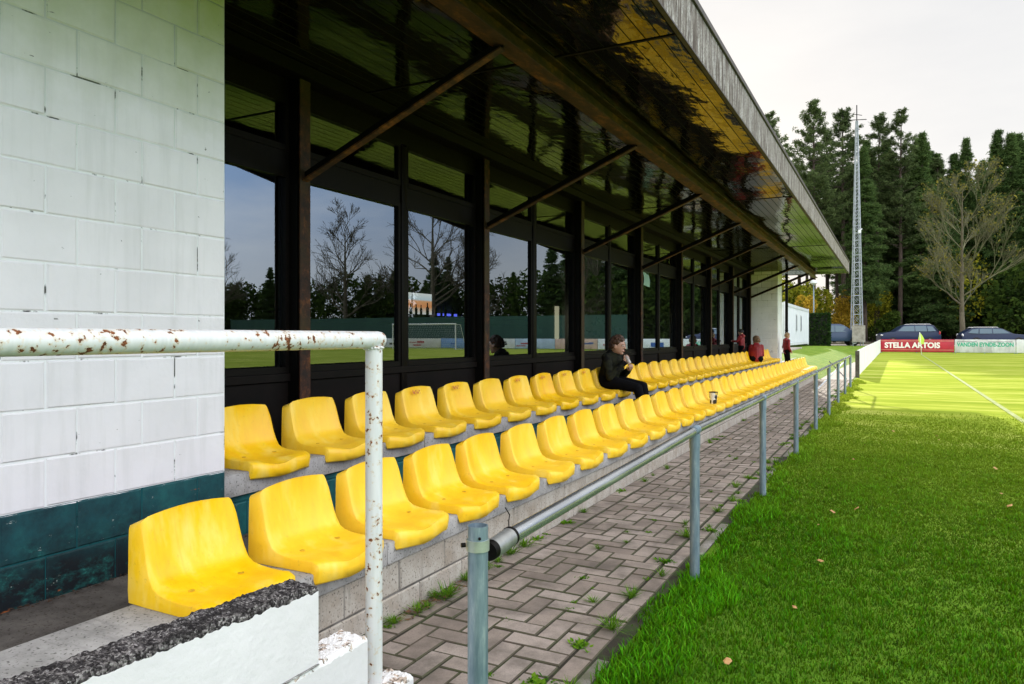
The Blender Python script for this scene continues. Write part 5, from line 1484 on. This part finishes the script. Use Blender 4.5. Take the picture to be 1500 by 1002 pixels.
    for q_ in range(130):
        th = math.acos(rr_.uniform(-.35, 1)); ph = rr_.uniform(0, 6.283)
        p = Vector((math.sin(th)*math.cos(ph)*.094, math.sin(th)*math.sin(ph)*.077, math.cos(th)*.113))
        if p.x > .035 and p.z < .062: continue
        if p.x > -.005 and p.z < -.0 : continue
        if p.x > .0 and abs(p.y) > .05 and p.z < .03: continue
        q1 = p*1.05 + Vector((-.006, 0, .004))
        h_.ell(hd_ + rot @ q1, (.023*hair_len, .021, .019), 0, 8, 6, rot=rot)
    h_.ell(hd_ + rot @ Vector((-.012,0,.018)), (.092,.079,.106), rot=rot)
    keep = h_
    remesh('hair', h_, simple('hair', hairc, tuple(v*.55 for v in hairc), 40, .6, .5, 120, coord='obj'), e, .0065, 1)
    ey = simple('eye white', (.7,.68,.66), None, 5, .3, 0)
    for s_ in (-1, 1):
        q = MB(); q.ell(hd_ + rot @ Vector((.082, s_*.032, .004)), (.010,.013,.008)); ob = q.build('eye', ey, e, True)
        q = MB(); q.ell(hd_ + rot @ Vector((.090, s_*.032, .004)), (.004,.006,.006)); q.build('iris', m('black'), ob, True)
        q = MB(); q.ell(hd_ + rot @ Vector((.089, s_*.034, .026)), (.006,.018,.004), rot=rot); q.build('eyebrow', simple('brow', hairc, None, 9, .8, 0), e, True)
    q = MB(); q.ell(hd_ + rot @ Vector((.096,0,-.062)), (.004,.019,.006)); q.build('lips', simple('lips', (.40,.13,.11), None, 9, .4, 0), e, True)
    return e
camo = simple('dark olive jacket', (.018,.019,.010), (.004,.004,.004), 11, .85, .6, 22, coord='obj', spec=.15, bdist=.012, lo=.44, hi=.56)
blackc = simple('black cotton', (.006,.006,.008), (.004,.004,.005), 9, .95, .5, 22, coord='obj', spec=.1, bdist=.01)
maroon = simple('maroon sports jacket', (.30,.008,.014), (.20,.006,.010), 5, .6, .5, 14, coord='obj', bdist=.02)
shoe = simple('dark shoe', (.03,.03,.035), None, 9, .7, .1)
sit = dict(hip=(0,0,.10), chest=(.055,0,.33), neck=(.085,0,.445), head=(.135,0,.535), tilt=(.12,0,0),
    shl=(.05,.145,.385), ell=(.10,.185,.14), hal=(.27,.045,.235), shr=(.05,-.145,.385), elr=(.13,-.20,.15), har=(.265,-.075,.335),
    curll=(0,-.3,1), curlr=(0,.6,.6), hpl=(.03,.085,.085), knl=(.43,.10,.03), anl=(.50,.10,-.29), tol=(.63,.11,-.345),
    hpr=(.03,-.085,.085), knr=(.45,-.09,.02), anr=(.54,-.09,-.29), tor=(.67,-.10,-.345))
p1 = person((-3.19, 8.78, B2+.058), R(-8), 'child in dark jacket sitting on a rear row seat with a small drink', sit, (camo, blackc, shoe), 1.0, (.085,.040,.022), R(4))
b = MB(); b.tube([(0,0,0),(0,0,.09),(0,0,.105)], [.024,.024,.012], 14)
o = b.build('drink_bottle', simple('pale bottle plastic', (.42,.36,.34), (.5,.45,.42), 12, .3, 0), None, True, 40); o.location = (-3.19+.315, 8.78-.10, B2+.058+.315); o.rotation_euler = (0, -.5, 0)
tag(o, 'small pale bottle held in the seated child\'s hands', 'bottle')
sit2 = dict(sit); sit2.update(hip=(0,0,.10), chest=(.02,0,.34), neck=(.04,0,.46), head=(.07,0,.555), shl=(.02,.125,.40), ell=(.05,.155,.18), hal=(.24,.10,.12), shr=(.02,-.125,.40), elr=(.05,-.155,.18), har=(.24,-.10,.12), curll=(0,0,-1), curlr=(0,0,-1), tilt=(.1,0,0))
person((-3.10, 19.55, B2+.045), R(105), 'child in a maroon jacket sitting with back turned on a far rear row seat', sit2, (maroon, blackc, shoe), .98, (.20,.11,.05), R(30), fingers=False)
stn = dict(hip=(0,0,.80), chest=(.01,0,1.10), neck=(.0,0,1.27), head=(.025,0,1.385), tilt=(.15,0,0),
    shl=(0,.16,1.20), ell=(-.03,.20,.95), hal=(.08,.18,.76), shr=(0,-.16,1.20), elr=(-.03,-.20,.95), har=(.08,-.18,.76), curll=(.3,-1,0), curlr=(.3,1,0),
    hpl=(0,.08,.78), knl=(.03,.09,.43), anl=(-.02,.09,.08), tol=(.10,.10,.035), hpr=(0,-.08,.78), knr=(.05,-.09,.43), anr=(.02,-.09,.08), tor=(.14,-.10,.035))
stn2 = dict(stn); stn2.update(head=(.045,0,1.37), ell=(.12,.19,1.0), hal=(.34,.10,1.02), elr=(.12,-.19,1.0), har=(.34,-.10,1.02), tilt=(.35,0,0))
person((-3.52, 19.85, PLAT), R(168), 'dark haired child in a maroon top standing behind the rear seats near the windows', stn2, (maroon, blackc, shoe), .66, (.015,.012,.010), R(0), fingers=False)
person((-2.83, 23.35, WALK), R(35), 'blond child in a maroon jacket standing at the far end of the walkway', stn, (maroon, blackc, shoe), .755, (.42,.27,.13), R(0), fingers=False)
